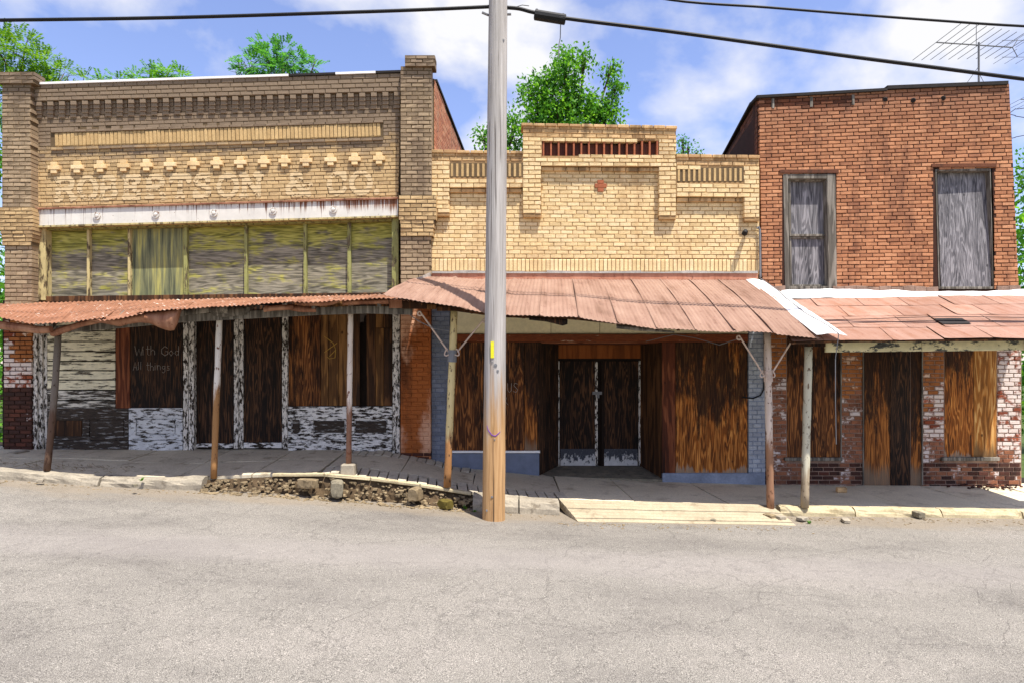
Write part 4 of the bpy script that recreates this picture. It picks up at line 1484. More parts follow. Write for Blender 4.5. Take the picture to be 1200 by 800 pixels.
w.rect(505.5, 219, 526.5, 253, PB, 0.11)
w.slab((792.1, 184), (889.5, 185), (889.5, 231), (792.1, 230), PB, 0.38)
w.rect(872.5, 230.5, 889.5, 259, PB, 0.11)
w.build('parapet_core', M['mortar_buff'], MBD)
s = MB()
s.hexa([(-1.5, 0.32, -0.6), (4.78, 0.32, -0.6), (4.78, 0.32, 5.6), (-1.5, 0.32, 5.6)], [(-1.3, 14, -0.6), (4.98, 14, -0.6), (4.98, 14, 5.2), (-1.3, 14, 5.2)])
s = MB()
s.box(-1.5, 4.8, 1.4, 14, -0.6, 5.5)
s.box(-1.5, 4.8, 0.31, 1.39, 3.0, 5.6)
s.build('rear_block', M['mortar_red'], MBD)
BK = Bricks()
hole_mid = [(613, 100, 634, 255), (772, 100, 792, 257), (505, 100, 527, 253), (527, 100, 613, 219), (634, 100, 772, 195), (792, 100, 872, 230.5), (872, 100, 890, 259)]
BK.patch((505, 194), (890, 196), (890, 303.5), (505, 302.5), 23, 13.8, -0.012, 'brick_buff', hole_mid, gap=0.65)


def buff_pick(y0):
    return lambda x, y, r: 'brick_buff_top' if r < 3 else 'brick_buff'


YB = -0.118
# centre block
BK.patch((612.5, 146), (793, 149.5), (793, 195.5), (612.5, 194.5), 10, 14.2, YB, 'brick_buff', [(635, 165, 772, 183)], depth=0.14, pick=buff_pick(146))
BK.patch((612.5, 194.5), (634.5, 194.5), (634.5, 250.5), (612.5, 250.5), 11, 14.2, YB, 'brick_buff', depth=0.13)
BK.patch((612.5, 250.5), (634.5, 250.5), (634.5, 256), (612.5, 256), 1, 14.2, YB + 0.05, 'brick_buff_top', depth=0.08)
BK.patch((772, 195.5), (792.5, 195.5), (792.5, 253), (772, 253), 11, 14.2, YB, 'brick_buff', depth=0.13)
BK.patch((772, 253), (792.5, 253), (792.5, 258), (772, 258), 1, 14.2, YB + 0.05, 'brick_buff_top', depth=0.08)
BK.patch((634.5, 195.5), (772, 196.5), (772, 201.5), (634.5, 200.5), 1, 14.2, YB + 0.055, 'brick_buff_top', depth=0.08)
# left block
BK.patch((505, 178), (612.5, 179), (612.5, 220), (505, 220), 8, 14.2, YB, 'brick_buff', [(527, 191, 613, 208)], depth=0.14, pick=lambda x, y, r: 'brick_buff_top' if r < 2 else 'brick_buff')
BK.patch((505, 220), (527, 220), (527, 249.5), (505, 249.5), 6, 14.2, YB, 'brick_buff', depth=0.13)
BK.patch((505, 249.5), (527, 249.5), (527, 254.5), (505, 254.5), 1, 14.2, YB + 0.05, 'brick_buff_top', depth=0.08)
BK.patch((527, 221), (612.5, 221), (612.5, 226), (527, 226), 1, 14.2, YB + 0.055, 'brick_buff_top', depth=0.08)
# right block
BK.patch((793, 183), (890, 184.5), (890, 231.5), (793, 230.5), 9, 14.2, YB, 'brick_buff', [(793, 196.5, 871.5, 213)], depth=0.14, pick=lambda x, y, r: 'brick_buff_top' if r < 2 else 'brick_buff')
BK.patch((872, 231.5), (890, 231.5), (890, 255), (872, 255), 5, 14.2, YB, 'brick_buff', depth=0.13)
BK.patch((872, 255), (890, 255), (890, 260), (872, 260), 1, 14.2, YB + 0.05, 'brick_buff_top', depth=0.08)
BK.patch((793, 231.8), (872, 232), (872, 237), (793, 236.8), 1, 14.2, YB + 0.055, 'brick_buff_top', depth=0.08)
# soldier course along the bottom
BK.soldiers((505, 303), (890, 304), (890, 319), (505, 318.5), 80, -0.013, 'brick_buff')
# sunk rows of upright bricks in the parapet
for (xa, xb, y0, y1, n) in ((527, 613, 192, 207, 14), (793, 871.5, 197.5, 212.5, 13)):
    s = MB()
    s.rect(xa, y0 - 1, xb, y1 + 1, PB - 0.001, 0.01)
    s.build('soldier_recess', M['mortar_tan'], MBD)
    for i in range(n):
        x = lerp(xa, xb, (i + 0.5) / n)
        s = MB()
        s.slab((x - 1.9, y0), (x + 0.9, y0), (x + 0.9, y1), (x - 1.9, y1), PB - 0.012, 0.012)
        s.build('upright_brick', M['brick_panel'], MBD, bevel=0.003)
# rusted grille
s = MB()
s.rect(634, 164, 773, 184, PB + 0.13, 0.03)
GR = s.build('parapet_grille', M['dark'], MBD)
for i in range(16):
    x = lerp(637, 770.5, i / 15)
    s = MB()
    s.slab((x - 1.1, 165.2), (x + 0.9, 165.2), (x + 0.9, 182.8), (x - 1.1, 182.8), PB + 0.004, 0.1)
    s.build('grille_bar', M['terracotta'], GR)
    if i < 15:
        s = MB()
        s.rect(x + 1.4, 167 + RND.uniform(0, 4), x + 7.4, 182.8, PB + 0.085, 0.02)
        s.build('grille_plate', M['vent_rust'], GR)
# coping course, slightly proud
for (a, b, ya, yb) in ((610.5, 794, 144.8, 148.6), (504, 613, 176.6, 177.8), (792.5, 891, 181.8, 183.2)):
    n = int((b - a) / 14)
    for i in range(n):
        x0, x1 = lerp(a, b, i / n) + 0.5, lerp(a, b, (i + 1) / n) - 0.4
        q0, q1 = lerp(ya, yb, i / n), lerp(ya, yb, (i + 1) / n)
        s = MB()
        dy = RND.uniform(-0.5, 0.3)
        s.slab((x0, q0 + dy - 0.8), (x1, q1 + dy - 0.8), (x1, q1 + 2.4), (x0, q0 + 2.4), YB - 0.03, 0.42)
        s.build('coping_brick', M['brick_buff_top'], MBD, bevel=0.006)
# terracotta cross
s = MB()
s.rect(700.2, 211, 707.6, 215.2, -0.035, 0.04)
s.rect(697, 215.4, 711, 220, -0.035, 0.04)
s.rect(700.4, 220.2, 707.4, 224.6, -0.035, 0.04)
s.build('brick_cross', M['terracotta'], MBD, bevel=0.004)
# flashing over the awning
s = MB()
s.rect(504, 319.3, 888, 328, -0.07, 0.12)
s.build('wall_flashing', M['tin_orange'], MBD)
s = MB()
for i in range(14):
    a = 504 + i * 27.4
    s.slab((a, 317.8 + RND.uniform(-1, 1)), (a + 28, 317.8 + RND.uniform(-1, 1)), (a + 28, 320.4), (a, 320.4), -0.09 - 0.003 * (i % 2), 0.08)
s.build('mortar_fillet', M['grey_flash'], MBD)
# lamp and conduit at the right end
s = MB()
s.tube([W(874.5, 272, -0.01), W(873.5, 271.5, -0.16), W(872.5, 274, -0.2)], [0.03, 0.045, 0.055], 8)
s.build('wall_lamp', M['black'], MBD)
s = MB()
s.tube([W(887, 268, -0.05), W(889, 266, -0.06), W(890.5, 270, -0.06), W(891, 325, -0.06)], 0.022, 8)
s.build('conduit', M['grey_metal'], MBD)

# ---- ground floor of the middle shop
BK.patch((505.5, 345), (527.5, 345), (527.5, 552), (505.5, 552), 40, 11, -0.03, 'brick_bluegrey', depth=0.12, gap=0.7)
s = MB()
s.rect(505.8, 345, 527, 552, -0.018, 0.2)
s.build('pier_core', M['bulkhead_blue'], MBD)
BK.patch((877, 345), (897, 345), (897, 553), (877, 553), 40, 10.4, -0.03, 'brick_paleblue', depth=0.12, gap=0.7)
s = MB()
s.rect(877.2, 345, 896.6, 566, -0.018, 0.2)
s.build('pier_core', M['blue_base'], MBD)
for a, b in ((528, 645.4), (646, 702.6), (703.2, 759), (759.6, 820), (820.6, 876.5)):
    board(MBD, 'transom_board', a, 350, b, 391, -0.015 - RND.uniform(0, 0.006), 'cream', 0.05)
board(MBD, 'header_beam', 528, 391.4, 876.6, 400.5, -0.07, 'header', 0.18, bevel=0.008)
s = MB()
s.rect(528, 400, 632, 558, 0.07, 0.05)
s.rect(774, 400, 877, 566, 0.07, 0.05)
s.build('shopfront_backing', M['dark'], MBD)
board(MBD, 'plywood_sheet', 529, 401, 566.5, 528.5, 0.0, 'ply_brown', 0.03)
PLJ = board(MBD, 'plywood_sheet', 567, 401, 614.4, 528.5, -0.008, 'ply_brown', 0.03)
board(MBD, 'plywood_sheet', 614.8, 401, 629.5, 528.5, 0.0, 'ply_rust', 0.03)
handwrite(PLJ, 'JESUS', 575, 448, 11, -0.012, 'chalk', 0.004, 0.82)
scrawl(PLJ, [[(0, 0), (.3, .3), (.1, .7), (.5, .5)], [(.6, .1), (.4, .6), (.8, 1.0)]], 589, 464, 8, 10, -0.012, 'chalk', 0.003)
board(MBD, 'bulkhead', 528.5, 530.5, 632, 560, -0.02, 'bulkhead_blue', 0.1, bevel=0.01)
board(MBD, 'bulkhead_cap', 528.5, 527.8, 633, 530.3, -0.05, 'white_metal', 0.12)
# recessed entrance
DY = 1.0
fl = MB()
a0, a1 = W(631, 557.5, 0.0), W(776, 561, 0.0)
b0, b1 = W(652, 545.2, DY), W(752, 545.6, DY)
fl.hexa([a0 + Vector((0, -0.03, -0.25)), a1 + Vector((0, -0.03, -0.25)), a1 + Vector((0, -0.03, 0)), a0 + Vector((0, -0.03, 0))],
        [b0 + Vector((-0.3, 0.1, -0.25)), b1 + Vector((0.3, 0.1, -0.25)), b1 + Vector((0.3, 0.1, 0)), b0 + Vector((-0.3, 0.1, 0))])
fl.build('entrance_floor', M['stone_grey'], MBD)


def splay(p_front_x, p_back_x, y0f, y1f, y0b, y1b, mat, lab=None, n=2, side=1):
    """angled side of the entrance built of upright boards"""
    for k in range(n):
        u0, u1 = k / n + 0.01, (k + 1) / n - 0.01

        def pt(u, top):
            A = W(p_front_x, y0f if top else y1f, 0.0)
            B = W(p_back_x, y0b if top else y1b, DY)
            return lerp(A, B, u)
        f = [pt(u0, 0), pt(u1, 0), pt(u1, 1), pt(u0, 1)]
        q = [p + Vector((-0.05 * side, 0.02, 0)) for p in f]
        s = MB()
        s.hexa(f, q)
        s.build('entrance_board', M[mat], MBD, bevel=0.004)


splay(631.5, 655, 399, 557, 402, 545, 'ply_dark', side=1)
splay(775.5, 750, 399, 560, 402, 545, 'plank_brown', side=-1)
board(MBD, 'entrance_ceiling', 628, 398.5, 780, 402.2, 0.12, 'brown_beam', 1.0)
board(MBD, 'entrance_header', 652, 401, 752, 420, DY - 0.02, 'brown_flat', 0.06)
board(MBD, 'door_frame', 652, 419.8, 752, 422.4, DY - 0.03, 'dark', 0.08)
board(MBD, 'door_jamb', 652, 422.5, 655.6, 546, DY - 0.025, 'peel_vert', 0.07)
board(MBD, 'door_jamb', 748.4, 422.5, 752, 546, DY - 0.025, 'peel_vert', 0.07)
s = MB()
s.rect(640, 398, 765, 548, DY + 0.06, 0.08)
s.build('entrance_backing', M['dark'], MBD)
for a, b in ((656, 700.4), (705, 748)):
    d = MB()
    d.rect(a, 423, b, 545.4, DY, 0.05)
    do = d.build('entrance_door', M['ply_dark'], MBD, bevel=0.004)
    q = MB()
    q.rect(a + 0.8, 525.5, b - 0.8, 545, DY - 0.012, 0.02)
    q.build('kick_panel', M['peel_kick'], do)
    q = MB()
    ed = b - 3 if a < 700 else a
    q.rect(ed, 423.4, ed + 3, 545.2, DY - 0.018, 0.025)
    q.build('door_stile', M['peel_vert'] if a < 700 else M['dark'], do)
    if a < 700:
        q = MB()
        q.rect(b - 6, 458.5, b + 5, 462, DY - 0.04, 0.025)
        q.rect(b - 1, 459, b + 2, 466, DY - 0.05, 0.03)
        q.build('hasp', M['grey_metal'], do)
# right of the entrance
board(MBD, 'plank', 776, 401, 791.5, 554, -0.012, 'plank_red', 0.04)
board(MBD, 'plywood_sheet', 792, 400.8, 875.8, 553.5, -0.006, 'ply_orange', 0.03, label='large orange plywood sheet with swirling black grain')
board(MBD, 'painted_base', 776.5, 554, 897, 574, -0.05, 'blue_base', 0.12, bevel=0.01)
cb = MB()
cb.tube([W(870, 465, -0.05), W(882, 466.5, -0.05), W(891, 463, -0.05), W(895, 456, -0.05), W(896, 420, -0.05), W(895, 370, -0.05)], 0.014, 7)
cb.build('wall_cable', M['black'], MBD)
BK.emit(MBD)

# ================================================================== RIGHT BUILDING
RB = thing('brick_building', Vector((7.4, 0, -0.33)), 'tall red brick shop with two boarded upstairs windows at the right', 'building')
w = MB()
ty = lambda x: 204.5 - 8.5 * (x - 891) / 296.3
w.slab((889.5, 114), (1182.5, 98.5), (1187.3, 196), (891, 204.5), 0.0, 0.3)
for xa, xb, xc, xd in ((891, 919, 920, 893), (977.5, 1096, 1100, 980), (1161, 1187.3, 1193.6, 1164.5)):
    w.slab((xa, ty(xa)), (xb, ty(xb)), (xc, 340), (xd, 340), 0.0, 0.3)
w.slab((893, 340), (1193.6, 340), (1194, 352), (893, 352), 0.0, 0.3)
w.build('wall', M['mortar_red'], RB)
s = MB()
s.hexa([(4.86, 0.31, -0.6), (9.8, 0.31, -0.6), (9.72, 0.31, 7.0), (4.84, 0.31, 6.95)], [(5.9, 13, -0.6), (10.6, 13, -0.6), (10.5, 13, 6.2), (5.9, 13, 6.2)])
s.build('rear_block', M['mortar_red'], RB)
BK = Bricks()


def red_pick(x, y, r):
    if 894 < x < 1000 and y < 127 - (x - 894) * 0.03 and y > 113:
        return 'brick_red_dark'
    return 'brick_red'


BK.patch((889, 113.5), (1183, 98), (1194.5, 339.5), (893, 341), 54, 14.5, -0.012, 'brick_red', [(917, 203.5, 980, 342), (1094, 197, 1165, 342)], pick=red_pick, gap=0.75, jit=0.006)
# brick relieving rows over the windows
for (xa, xb, y) in ((914, 983, 203), (1092, 1168, 196)):
    s = MB()
    s.slab((xa, y - 4), (xb, y - 4.5), (xb, y), (xa, y), -0.03, 0.03)
    s.build('window_head', M['brick_red_dark'], RB, bevel=0.004)
# capping
for (x0, y0, x1, y1, h) in ((887, 113.2, 1040, 104.6, 3.0), (1040, 101.8, 1182, 96.2, 4.0)):
    s = MB()
    s.slab((x0, y0 - 1.5), (x1, y1 - 1.5), (x1, y1 + h - 1.5), (x0, y0 + h - 1.5), -0.06, 0.4)
    s.build('roof_capping', M['soot_cap'], RB)
# iron anchor straps in the dark patch near the top
for (x, y) in ((906, 121), (951, 119.5), (1000, 117)):
    board(RB, 'wall_strap', x - 1.6, y - 6, x + 1.6, y + 6, -0.024, 'grey_wood', 0.02)
for (x, y) in ((1037, 117), (1070, 118), (1105, 115.5)):
    s = MB()
    s.tube([W(x, y, -0.01), W(x, y, -0.03)], [0.05, 0.04], 8)
    s.build('anchor_bolt', M['soot_cap'], RB)
# left side wall
p0, p1 = Vector((4.82, 0.05, 0)), Vector((5.5, 4.8, 0))
ztf = lambda t: 7.22 - 0.05 * t
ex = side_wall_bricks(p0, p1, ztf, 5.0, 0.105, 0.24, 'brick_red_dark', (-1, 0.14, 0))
s = MB()
s.hexa([p0 + Vector((0, 0, 4)), p0 + Vector((0.25, 0, 4)), p0 + Vector((0.25, 0, 7.22)), p0 + Vector((0, 0, 7.22))],
       [p1 + Vector((0, 0, 4)), p1 + Vector((0.25, 0, 4)), p1 + Vector((0.25, 0, 7.17)), p1 + Vector((0, 0, 7.17))])
s.build('side_parapet', M['mortar_red'], RB)
s = MB()
s.hexa([p0 + Vector((-0.04, 0.3, 7.23)), p0 + Vector((0.3, 0.3, 7.23)), p0 + Vector((0.3, 0.3, 7.28)), p0 + Vector((-0.04, 0.3, 7.28))],
       [p1 + Vector((-0.04, 0, 7.18)), p1 + Vector((0.3, 0, 7.18)), p1 + Vector((0.3, 0, 7.23)), p1 + Vector((-0.04, 0, 7.23))])
s.build('side_coping', M['soot_cap'], RB)

# upstairs windows
def frame4(parent, x0, y0, x1, y1, t, Y, th, mat, name='window_frame', tr=None, lean=0.0):
    s = MB()
    tr = tr or t
    s.slab((x0, y0), (x0 + t, y0), (x0 + t + lean, y1), (x0 + lean, y1), Y, th)
    s.slab((x1 - tr, y0), (x1, y0), (x1 + lean, y1), (x1 - tr + lean, y1), Y, th)
    s.slab((x0 + t, y0), (x1 - tr, y0), (x1 - tr, y0 + t), (x0 + t, y0 + t), Y + 0.002, th)
    s.slab((x0 + t + lean, y1 - t), (x1 - tr + lean, y1 - t), (x1 - tr + lean, y1), (x0 + t + lean, y1), Y + 0.002, th)
    return s.build(name, M[mat], parent, bevel=0.004)


w1 = MB()
w1.slab((918, 204), (979, 203.5), (982, 342), (920, 342), 0.2, 0.04)
WN = w1.build('window', M['dark'], RB)
frame4(WN, 918, 204, 979, 341, 5.5, -0.015, 0.25, 'grey_wood', tr=10, lean=2.0)
frame4(WN, 924, 210, 969, 277, 2.6, 0.07, 0.1, 'grey_wood', 'upper_sash', lean=0.6)
frame4(WN, 925, 277.3, 970, 336, 2.4, 0.1, 0.08, 'grey_wood', 'lower_sash', lean=0.6)
for (a, b, c, d) in ((926.5, 212.5, 967, 275), (927.3, 279.5, 968, 334.5)):
    s = MB()
    s.slab((a, b), (c, b), (c + 0.8, d), (a + 0.8, d), 0.135, 0.02)
    s.build('plywood_sheet', M['grey_ply'], WN)
w2 = MB()
w2.slab((1095, 197.5), (1164, 197), (1168, 340), (1100, 340), 0.2, 0.04)
WN2 = w2.build('window', M['dark'], RB)
frame4(WN2, 1095, 197.5, 1163, 339, 3.0, 0.0, 0.25, 'grey_wood', lean=4.0)
s = MB()
f = [W(1103, 337.5, 0.02), W(1161.5, 336, 0.03), W(1157, 200.5, 0.13), W(1098.5, 201, 0.15)]
s.hexa(f, [p + Vector((0, 0.02, 0)) for p in f])
s.build('plywood_sheet', M['grey_ply'], WN2)
# rough mortar ledge under the windows
for i in range(22):
    a = 893 + i * 13.8
    if 915 < a < 975 or 1092 < a < 1158:
        continue
    s = MB()
    s.slab((a, 336 + RND.uniform(-1.5, 1)), (a + 13.6, 336 + RND.uniform(-1.5, 1)), (a + 13.6, 343), (a, 343), -0.035 - RND.uniform(0, 0.02), 0.05)
    s.build('mortar_ledge', M['mortar_white'], RB, bevel=0.006)

# ---- ground floor of the right shop
w = MB()
w.rect(897.5, 352, 1197, 580, 0.0, 0.3)
w.build('lower_wall', M['mortar_white'], RB)


def low_pick(x, y, r):
    n = noise.noise(Vector((x * 0.05, y * 0.03, 2)))
    if y > 541:
        return 'brick_soot' if n < 0.2 else 'brick_white_paint'
    if y < 455 + n * 40 and x < 1165:
        return 'brick_brown_paint'
    if x > 1165:
        return 'brick_whiter' if y < 525 else 'brick_white_paint'
    return 'brick_whiter' if (1075 < x < 1110 and y < 515) else 'brick_white_paint'


BK.patch((897, 352), (1197, 352), (1197, 577), (897, 577), 45, 12.4, -0.014, 'brick_white_paint',
         [(922, 340, 985.5, 541), (1012, 340, 1080.5, 600), (1106.5, 340, 1168.5, 541)], pick=low_pick, gap=1.0, jit=0.005)
BK.emit(RB, ex)
board(RB, 'plywood_sheet', 922.5, 390, 945, 535.5, -0.012, 'ply_brown', 0.03)
board(RB, 'plywood_sheet', 945.4, 390, 985, 535.5, -0.006, 'ply_brown', 0.03)
board(RB, 'boarded_doorway', 1012.5, 390, 1043, 569, -0.004, 'ply_rust', 0.03)
board(RB, 'boarded_doorway', 1043.4, 390, 1067, 569, -0.012, 'ply_dark', 0.03)
board(RB, 'boarded_doorway', 1067.4, 390, 1080, 569, -0.004, 'ply_rust', 0.03)
board(RB, 'plywood_sheet', 1107, 390, 1141, 535, -0.004, 'ply_orange', 0.03)
board(RB, 'plywood_sheet', 1141.4, 390, 1168, 535, -0.01, 'ply_gold', 0.03)
board(RB, 'window_sill', 920, 535.8, 987.5, 539.6, -0.07, 'grey_wood', 0.14, bevel=0.006)
board(RB, 'window_sill', 1104.5, 535.4, 1172, 539.6, -0.07, 'grey_wood', 0.14, bevel=0.006)
for x, y0, y1 in ((985.3, 400, 536), (1080.6, 400, 568), (1011.2, 400, 568)):
    board(RB, 'door_casing', x, y0, x + 1.5, y1, -0.03, 'grey_wood', 0.03)


# ================================================================== AWNINGS
def curve(pts, Y):
    pw = [W(x, y, Y) for x, y in pts]

    def at(x):
        for a, b in zip(pw, pw[1:]):
            if x <= b.x:
                return lerp(a, b, (x - a.x) / (b.x - a.x))
        a, b = pw[-2], pw[-1]
        return lerp(a, b, (x - a.x) / (b.x - a.x))
    return at, pw[0].x, pw[-1].x


def awning_sheets(root, top, eave, Yt, Ye, n, mat, amp=0.012, ragged=0.03, seam=0.018, wl=0.085, name='corrugated_sheet', sag=0.03, droop=0.0, mats=None):
    ta, t0, t1 = curve(top, Yt)
    ea, e0, e1 = curve(eave, Ye)
    for i in range(n):
        u0, u1 = i / n - 0.012, (i + 1) / n + 0.004
        width = (e1 - e0) * (u1 - u0)
        nc = max(8, int(width / wl * 6)) if amp > 0 else 6
        ln = 1 + RND.uniform(-ragged, ragged)
        ph = RND.uniform(0, 50)
        lift = 0.004 * (i % 2)
        s = MB()

        def fn(u, v):
            uu = lerp(u0, u1, u)
            A = ta(lerp(t0, t1, uu))
            B = ea(lerp(e0, e1, uu))
            vv = v * (ln + 0.014 * ragged / 0.03 * noise.noise(Vector((uu * 60, ph, 0))))
            p = lerp(A, B, vv)
            x_along = uu * (e1 - e0)
            c = amp * math.sin(2 * math.pi * x_along / wl)
            edge = seam * max(0, (0.07 - u) / 0.07) * (0.6 + 0.8 * noise.noise(Vector((v * 3, ph, 1)))) + lift
            p.z += c + edge - sag * math.sin(math.pi * min(1, v)) + 0.012 * noise.noise(Vector((p.x * 1.5, p.y * 1.5, ph)))
            p.z -= droop * v * v * max(0, noise.noise(Vector((uu * 7, 3, ph))))
            return p
        s.grid(fn, nc, 9, flip=True)
        m = mats[RND.randrange(len(mats))] if mats else mat
        s.build(name, M[m], root, smooth=False, solid=0.004)
    return ta, ea, t0, t1, e0, e1


def beam(root, pts, w, h, mat, name='beam'):
    s = MB()
    for a, b in zip(pts, pts[1:]):
        d = (b - a).normalized()
        side = d.cross(Vector((0, 0, 1)))
        if side.length < 1e-4:
            side = Vector((1, 0, 0))
        side.normalize()
        up = side.cross(d)
        A = [a - side * w / 2 - up * h / 2, a + side * w / 2 - up * h / 2, a + side * w / 2 + up * h / 2, a - side * w / 2 + up * h / 2]
        B = [p + (b - a) for p in A]
        s.hexa(A, B)
    return s.build(name, M[mat], root, bevel=0.004)


# ---- left awning
AL = thing('awning', Vector((-6.0, -1.4, 3.0)), 'sagging rusty red corrugated awning with torn hanging tin at the left shop', 'awning')
top = [(-30, 357), (40, 355), (200, 351.5), (300, 349), (461, 345), (486, 344.5)]
eave = [(-60, 368), (0, 373), (35, 380), (60, 379), (120, 372.5), (210, 362), (260, 359), (340, 354), (400, 350.5), (450, 350), (482, 353)]
ta, ea, t0, t1, e0, e1 = awning_sheets(AL, top, eave, -0.06, -2.75, 12, 'tin_red', ragged=0.035, droop=0.05, amp=0.009, wl=0.068)
for i in range(7):
    u = (i + 0.5) / 7
    A, B = ta(lerp(t0, t1, u)), ea(lerp(e0, e1, u))
    beam(AL, [A + Vector((0, -0.02, -0.09)), lerp(A, B, 0.9) + Vector((0, 0, -0.09))], 0.05, 0.09, 'grey_wood', 'rafter')
pts = [lerp(ta(lerp(t0, t1, u)), ea(lerp(e0, e1, u)), 0.79) + Vector((0, 0, -0.19)) for u in [k / 10 for k in range(11)]]
beam(AL, pts, 0.06, 0.12, 'grey_wood', 'eave_beam')
# rolled tin along the left end
s = MB()
s.tube([W(-20, 378, -2.5), W(0, 381, -2.5), W(25, 384, -2.5), W(48, 387, -2.5), W(60, 386, -2.5)], [0.06, 0.062, 0.06, 0.058, 0.05], 10, 0.06)
s.build('rolled_tin', M['tin_curl'], AL)
s = MB()
s.tube([W(62, 391, -2.35), W(70, 388, -2.4), W(82, 384, -2.45), W(95, 380, -2.5), (W(120, 375, -2.5))], [0.05, 0.056, 0.05, 0.045, 0.04], 10, 0.06)
s.build('rolled_tin', M['tin_curl'], AL)


def hanging(root, xs_top, xs_bot, Y, mat, curl=0.12, nu=24, nv=6, name='torn_tin'):
    """a torn sheet hanging under the eave: top and bottom outlines in pixels"""
    s = MB()

    def fn(u, v):
        x = lerp(xs_top[0][0], xs_top[-1][0], u)
        a = W(x, interp(xs_top, x), Y)
        b = W(x, interp(xs_bot, x), Y)
        p = lerp(a, b, v)
        p.y += -curl * math.sin(v * math.pi * 0.9) + 0.03 * noise.noise(Vector((u * 6, v * 2, 4)))
        return p
    s.grid(fn, nu, nv, flip=True)
    return s.build(name, M[mat], root, smooth=True, solid=0.004)


hanging(AL, [(108, 373), (160, 367), (214, 361)], [(108, 376), (128, 380), (142, 383), (153, 380), (165, 378), (177, 379), (188, 384), (199, 388), (206, 387), (211, 376), (214, 364)], -2.55, 'tin_curl', 0.1)
hanging(AL, [(310, 358.5), (345, 356.5)], [(310, 366), (320, 364.5), (345, 363)], -2.45, 'tin_curl', 0.05, 10, 4)
hanging(AL, [(337, 356), (371, 361)], [(337, 363), (352, 366), (371, 366)], -2.4, 'tin_curl', 0.04, 10, 4)
hanging(AL, [(349, 351.5), (400, 351)], [(349, 358), (380, 359), (392, 357), (400, 353)], -2.5, 'tin_curl', 0.05, 12, 4)
hanging(AL, [(402, 350.5), (456, 350)], [(402, 358), (430, 357), (456, 356.5)], -2.45, 'tin_curl', 0.06, 12, 4)
hanging(AL, [(200, 361), (268, 359)], [(200, 368), (216, 370), (232, 368), (250, 366), (268, 368)], -2.3, 'grey_wood', 0.02, 12, 3, 'fascia_board')
hanging(AL, [(248, 360.5), (290, 359.5)], [(248, 370), (262, 372), (290, 369)], -2.28, 'grey_wood', 0.02, 8, 3, 'fascia_board')

# ---- middle awning
AM = thing('awning', Vector((1.8, -1.4, 3.0)), 'faded pink corrugated tin awning sloping over the middle shop entrance', 'awning')
top = [(504, 324), (560, 327), (880, 328.5)]
eave = [(455, 347), (472, 350), (500, 355), (536, 361), (568, 367.5), (600, 370), (674, 371.5), (724, 379), (770, 385.5), (820, 388), (900, 390), (958, 396)]
ta, ea, t0, t1, e0, e1 = awning_sheets(AM, top, eave, -0.08, -2.75, 11, 'tin_pink', ragged=0.012, amp=0.005, seam=0.04, sag=-0.05, wl=0.066)
for i in range(8):
    u = (i + 0.5) / 8
    A, B = ta(lerp(t0, t1, u)), ea(lerp(e0, e1, u))
    beam(AM, [A + Vector((0, -0.02, -0.09)), lerp(A, B, 0.88) + Vector((0, 0, -0.085))], 0.05, 0.09, 'plank_brown', 'rafter')
pts = [lerp(ta(lerp(t0, t1, u)), ea(lerp(e0, e1, u)), 0.8) + Vector((0, 0, -0.13)) for u in [k / 12 for k in range(13)]]
beam(AM, pts, 0.05, 0.1, 'plank_brown', 'eave_beam')
# strips of timber below its left end
for x0, x1, y0, y1, m in ((456, 471, 351, 361, 'tin_curl'), (471.5, 500, 353.5, 362, 'plank_brown'), (500.5, 511, 357, 362.5, 'plank_tan'), (511.5, 535.5, 359.5, 364.5, 'plank_brown')):
    board(AM, 'fascia_board', x0, y0, x1, y1, -2.3, m, 0.03)
hanging(AM, [(620, 371), (665, 374)], [(620, 375), (640, 377), (660, 382), (665, 380)], -2.55, 'ply_dark', 0.02, 8, 3, 'split_batten')
hanging(AM, [(722, 380), (790, 388)], [(722, 385), (750, 388), (790, 390)], -2.6, 'grey_wood', 0.02, 8, 3, 'split_batten')
# flashings at both ends
s = MB()
f = [W(459, 344, -2.2), W(505, 327, -0.12), W(505, 318.5, -0.12), W(459, 338, -2.2)]
s = MB()
s.grid(lambda u, v: lerp(lerp(W(462, 346, -2.0), W(505, 326, -0.14), u), lerp(W(460, 338.5, -2.0), W(505, 319, -0.14), u), v) + Vector((0, 0, 0.02 * noise.noise(Vector((u * 9, v * 3, 1))))), 12, 3)
s.build('end_flashing', M['grey_flash'], AM, solid=0.006)
s = MB()


def wf(u, v):
    a = lerp(W(874, 330.5, -0.1), W(957, 396, -2.78), v)
    b = lerp(W(896, 332.5, -0.1), W(993, 397, -2.86), v)
    p = lerp(a, b, u)
    p.z += 0.045 + 0.03 * math.sin(u * math.pi) + 0.012 * noise.noise(Vector((u * 3, v * 9, 2)))
    return p


s.grid(wf, 6, 16, flip=True)
s.build('white_flashing_strip', M['white_metal'], AM, smooth=True, solid=0.005)
s = MB()
s.tube([wf(0.75, 0.0) + Vector((0, 0, 0.04)), wf(0.82, 0.25) + Vector((0, 0, 0.02)), wf(0.62, 0.45) + Vector((0, 0, 0.02)), wf(0.55, 0.7) + Vector((0, 0, 0.02)), wf(0.72, 0.9) + Vector((0, 0, 0.02)), wf(0.7, 1.0) + Vector((0, -0.02, 0.0)),
        W(979, 420, -2.75), W(979, 470, -2.7), W(980, 520, -2.6)], 0.007, 6)
tag(s.build('loose_cable', M['grey_metal']), 'thin grey cable running down the white flashing and hanging off its end', 'cable')

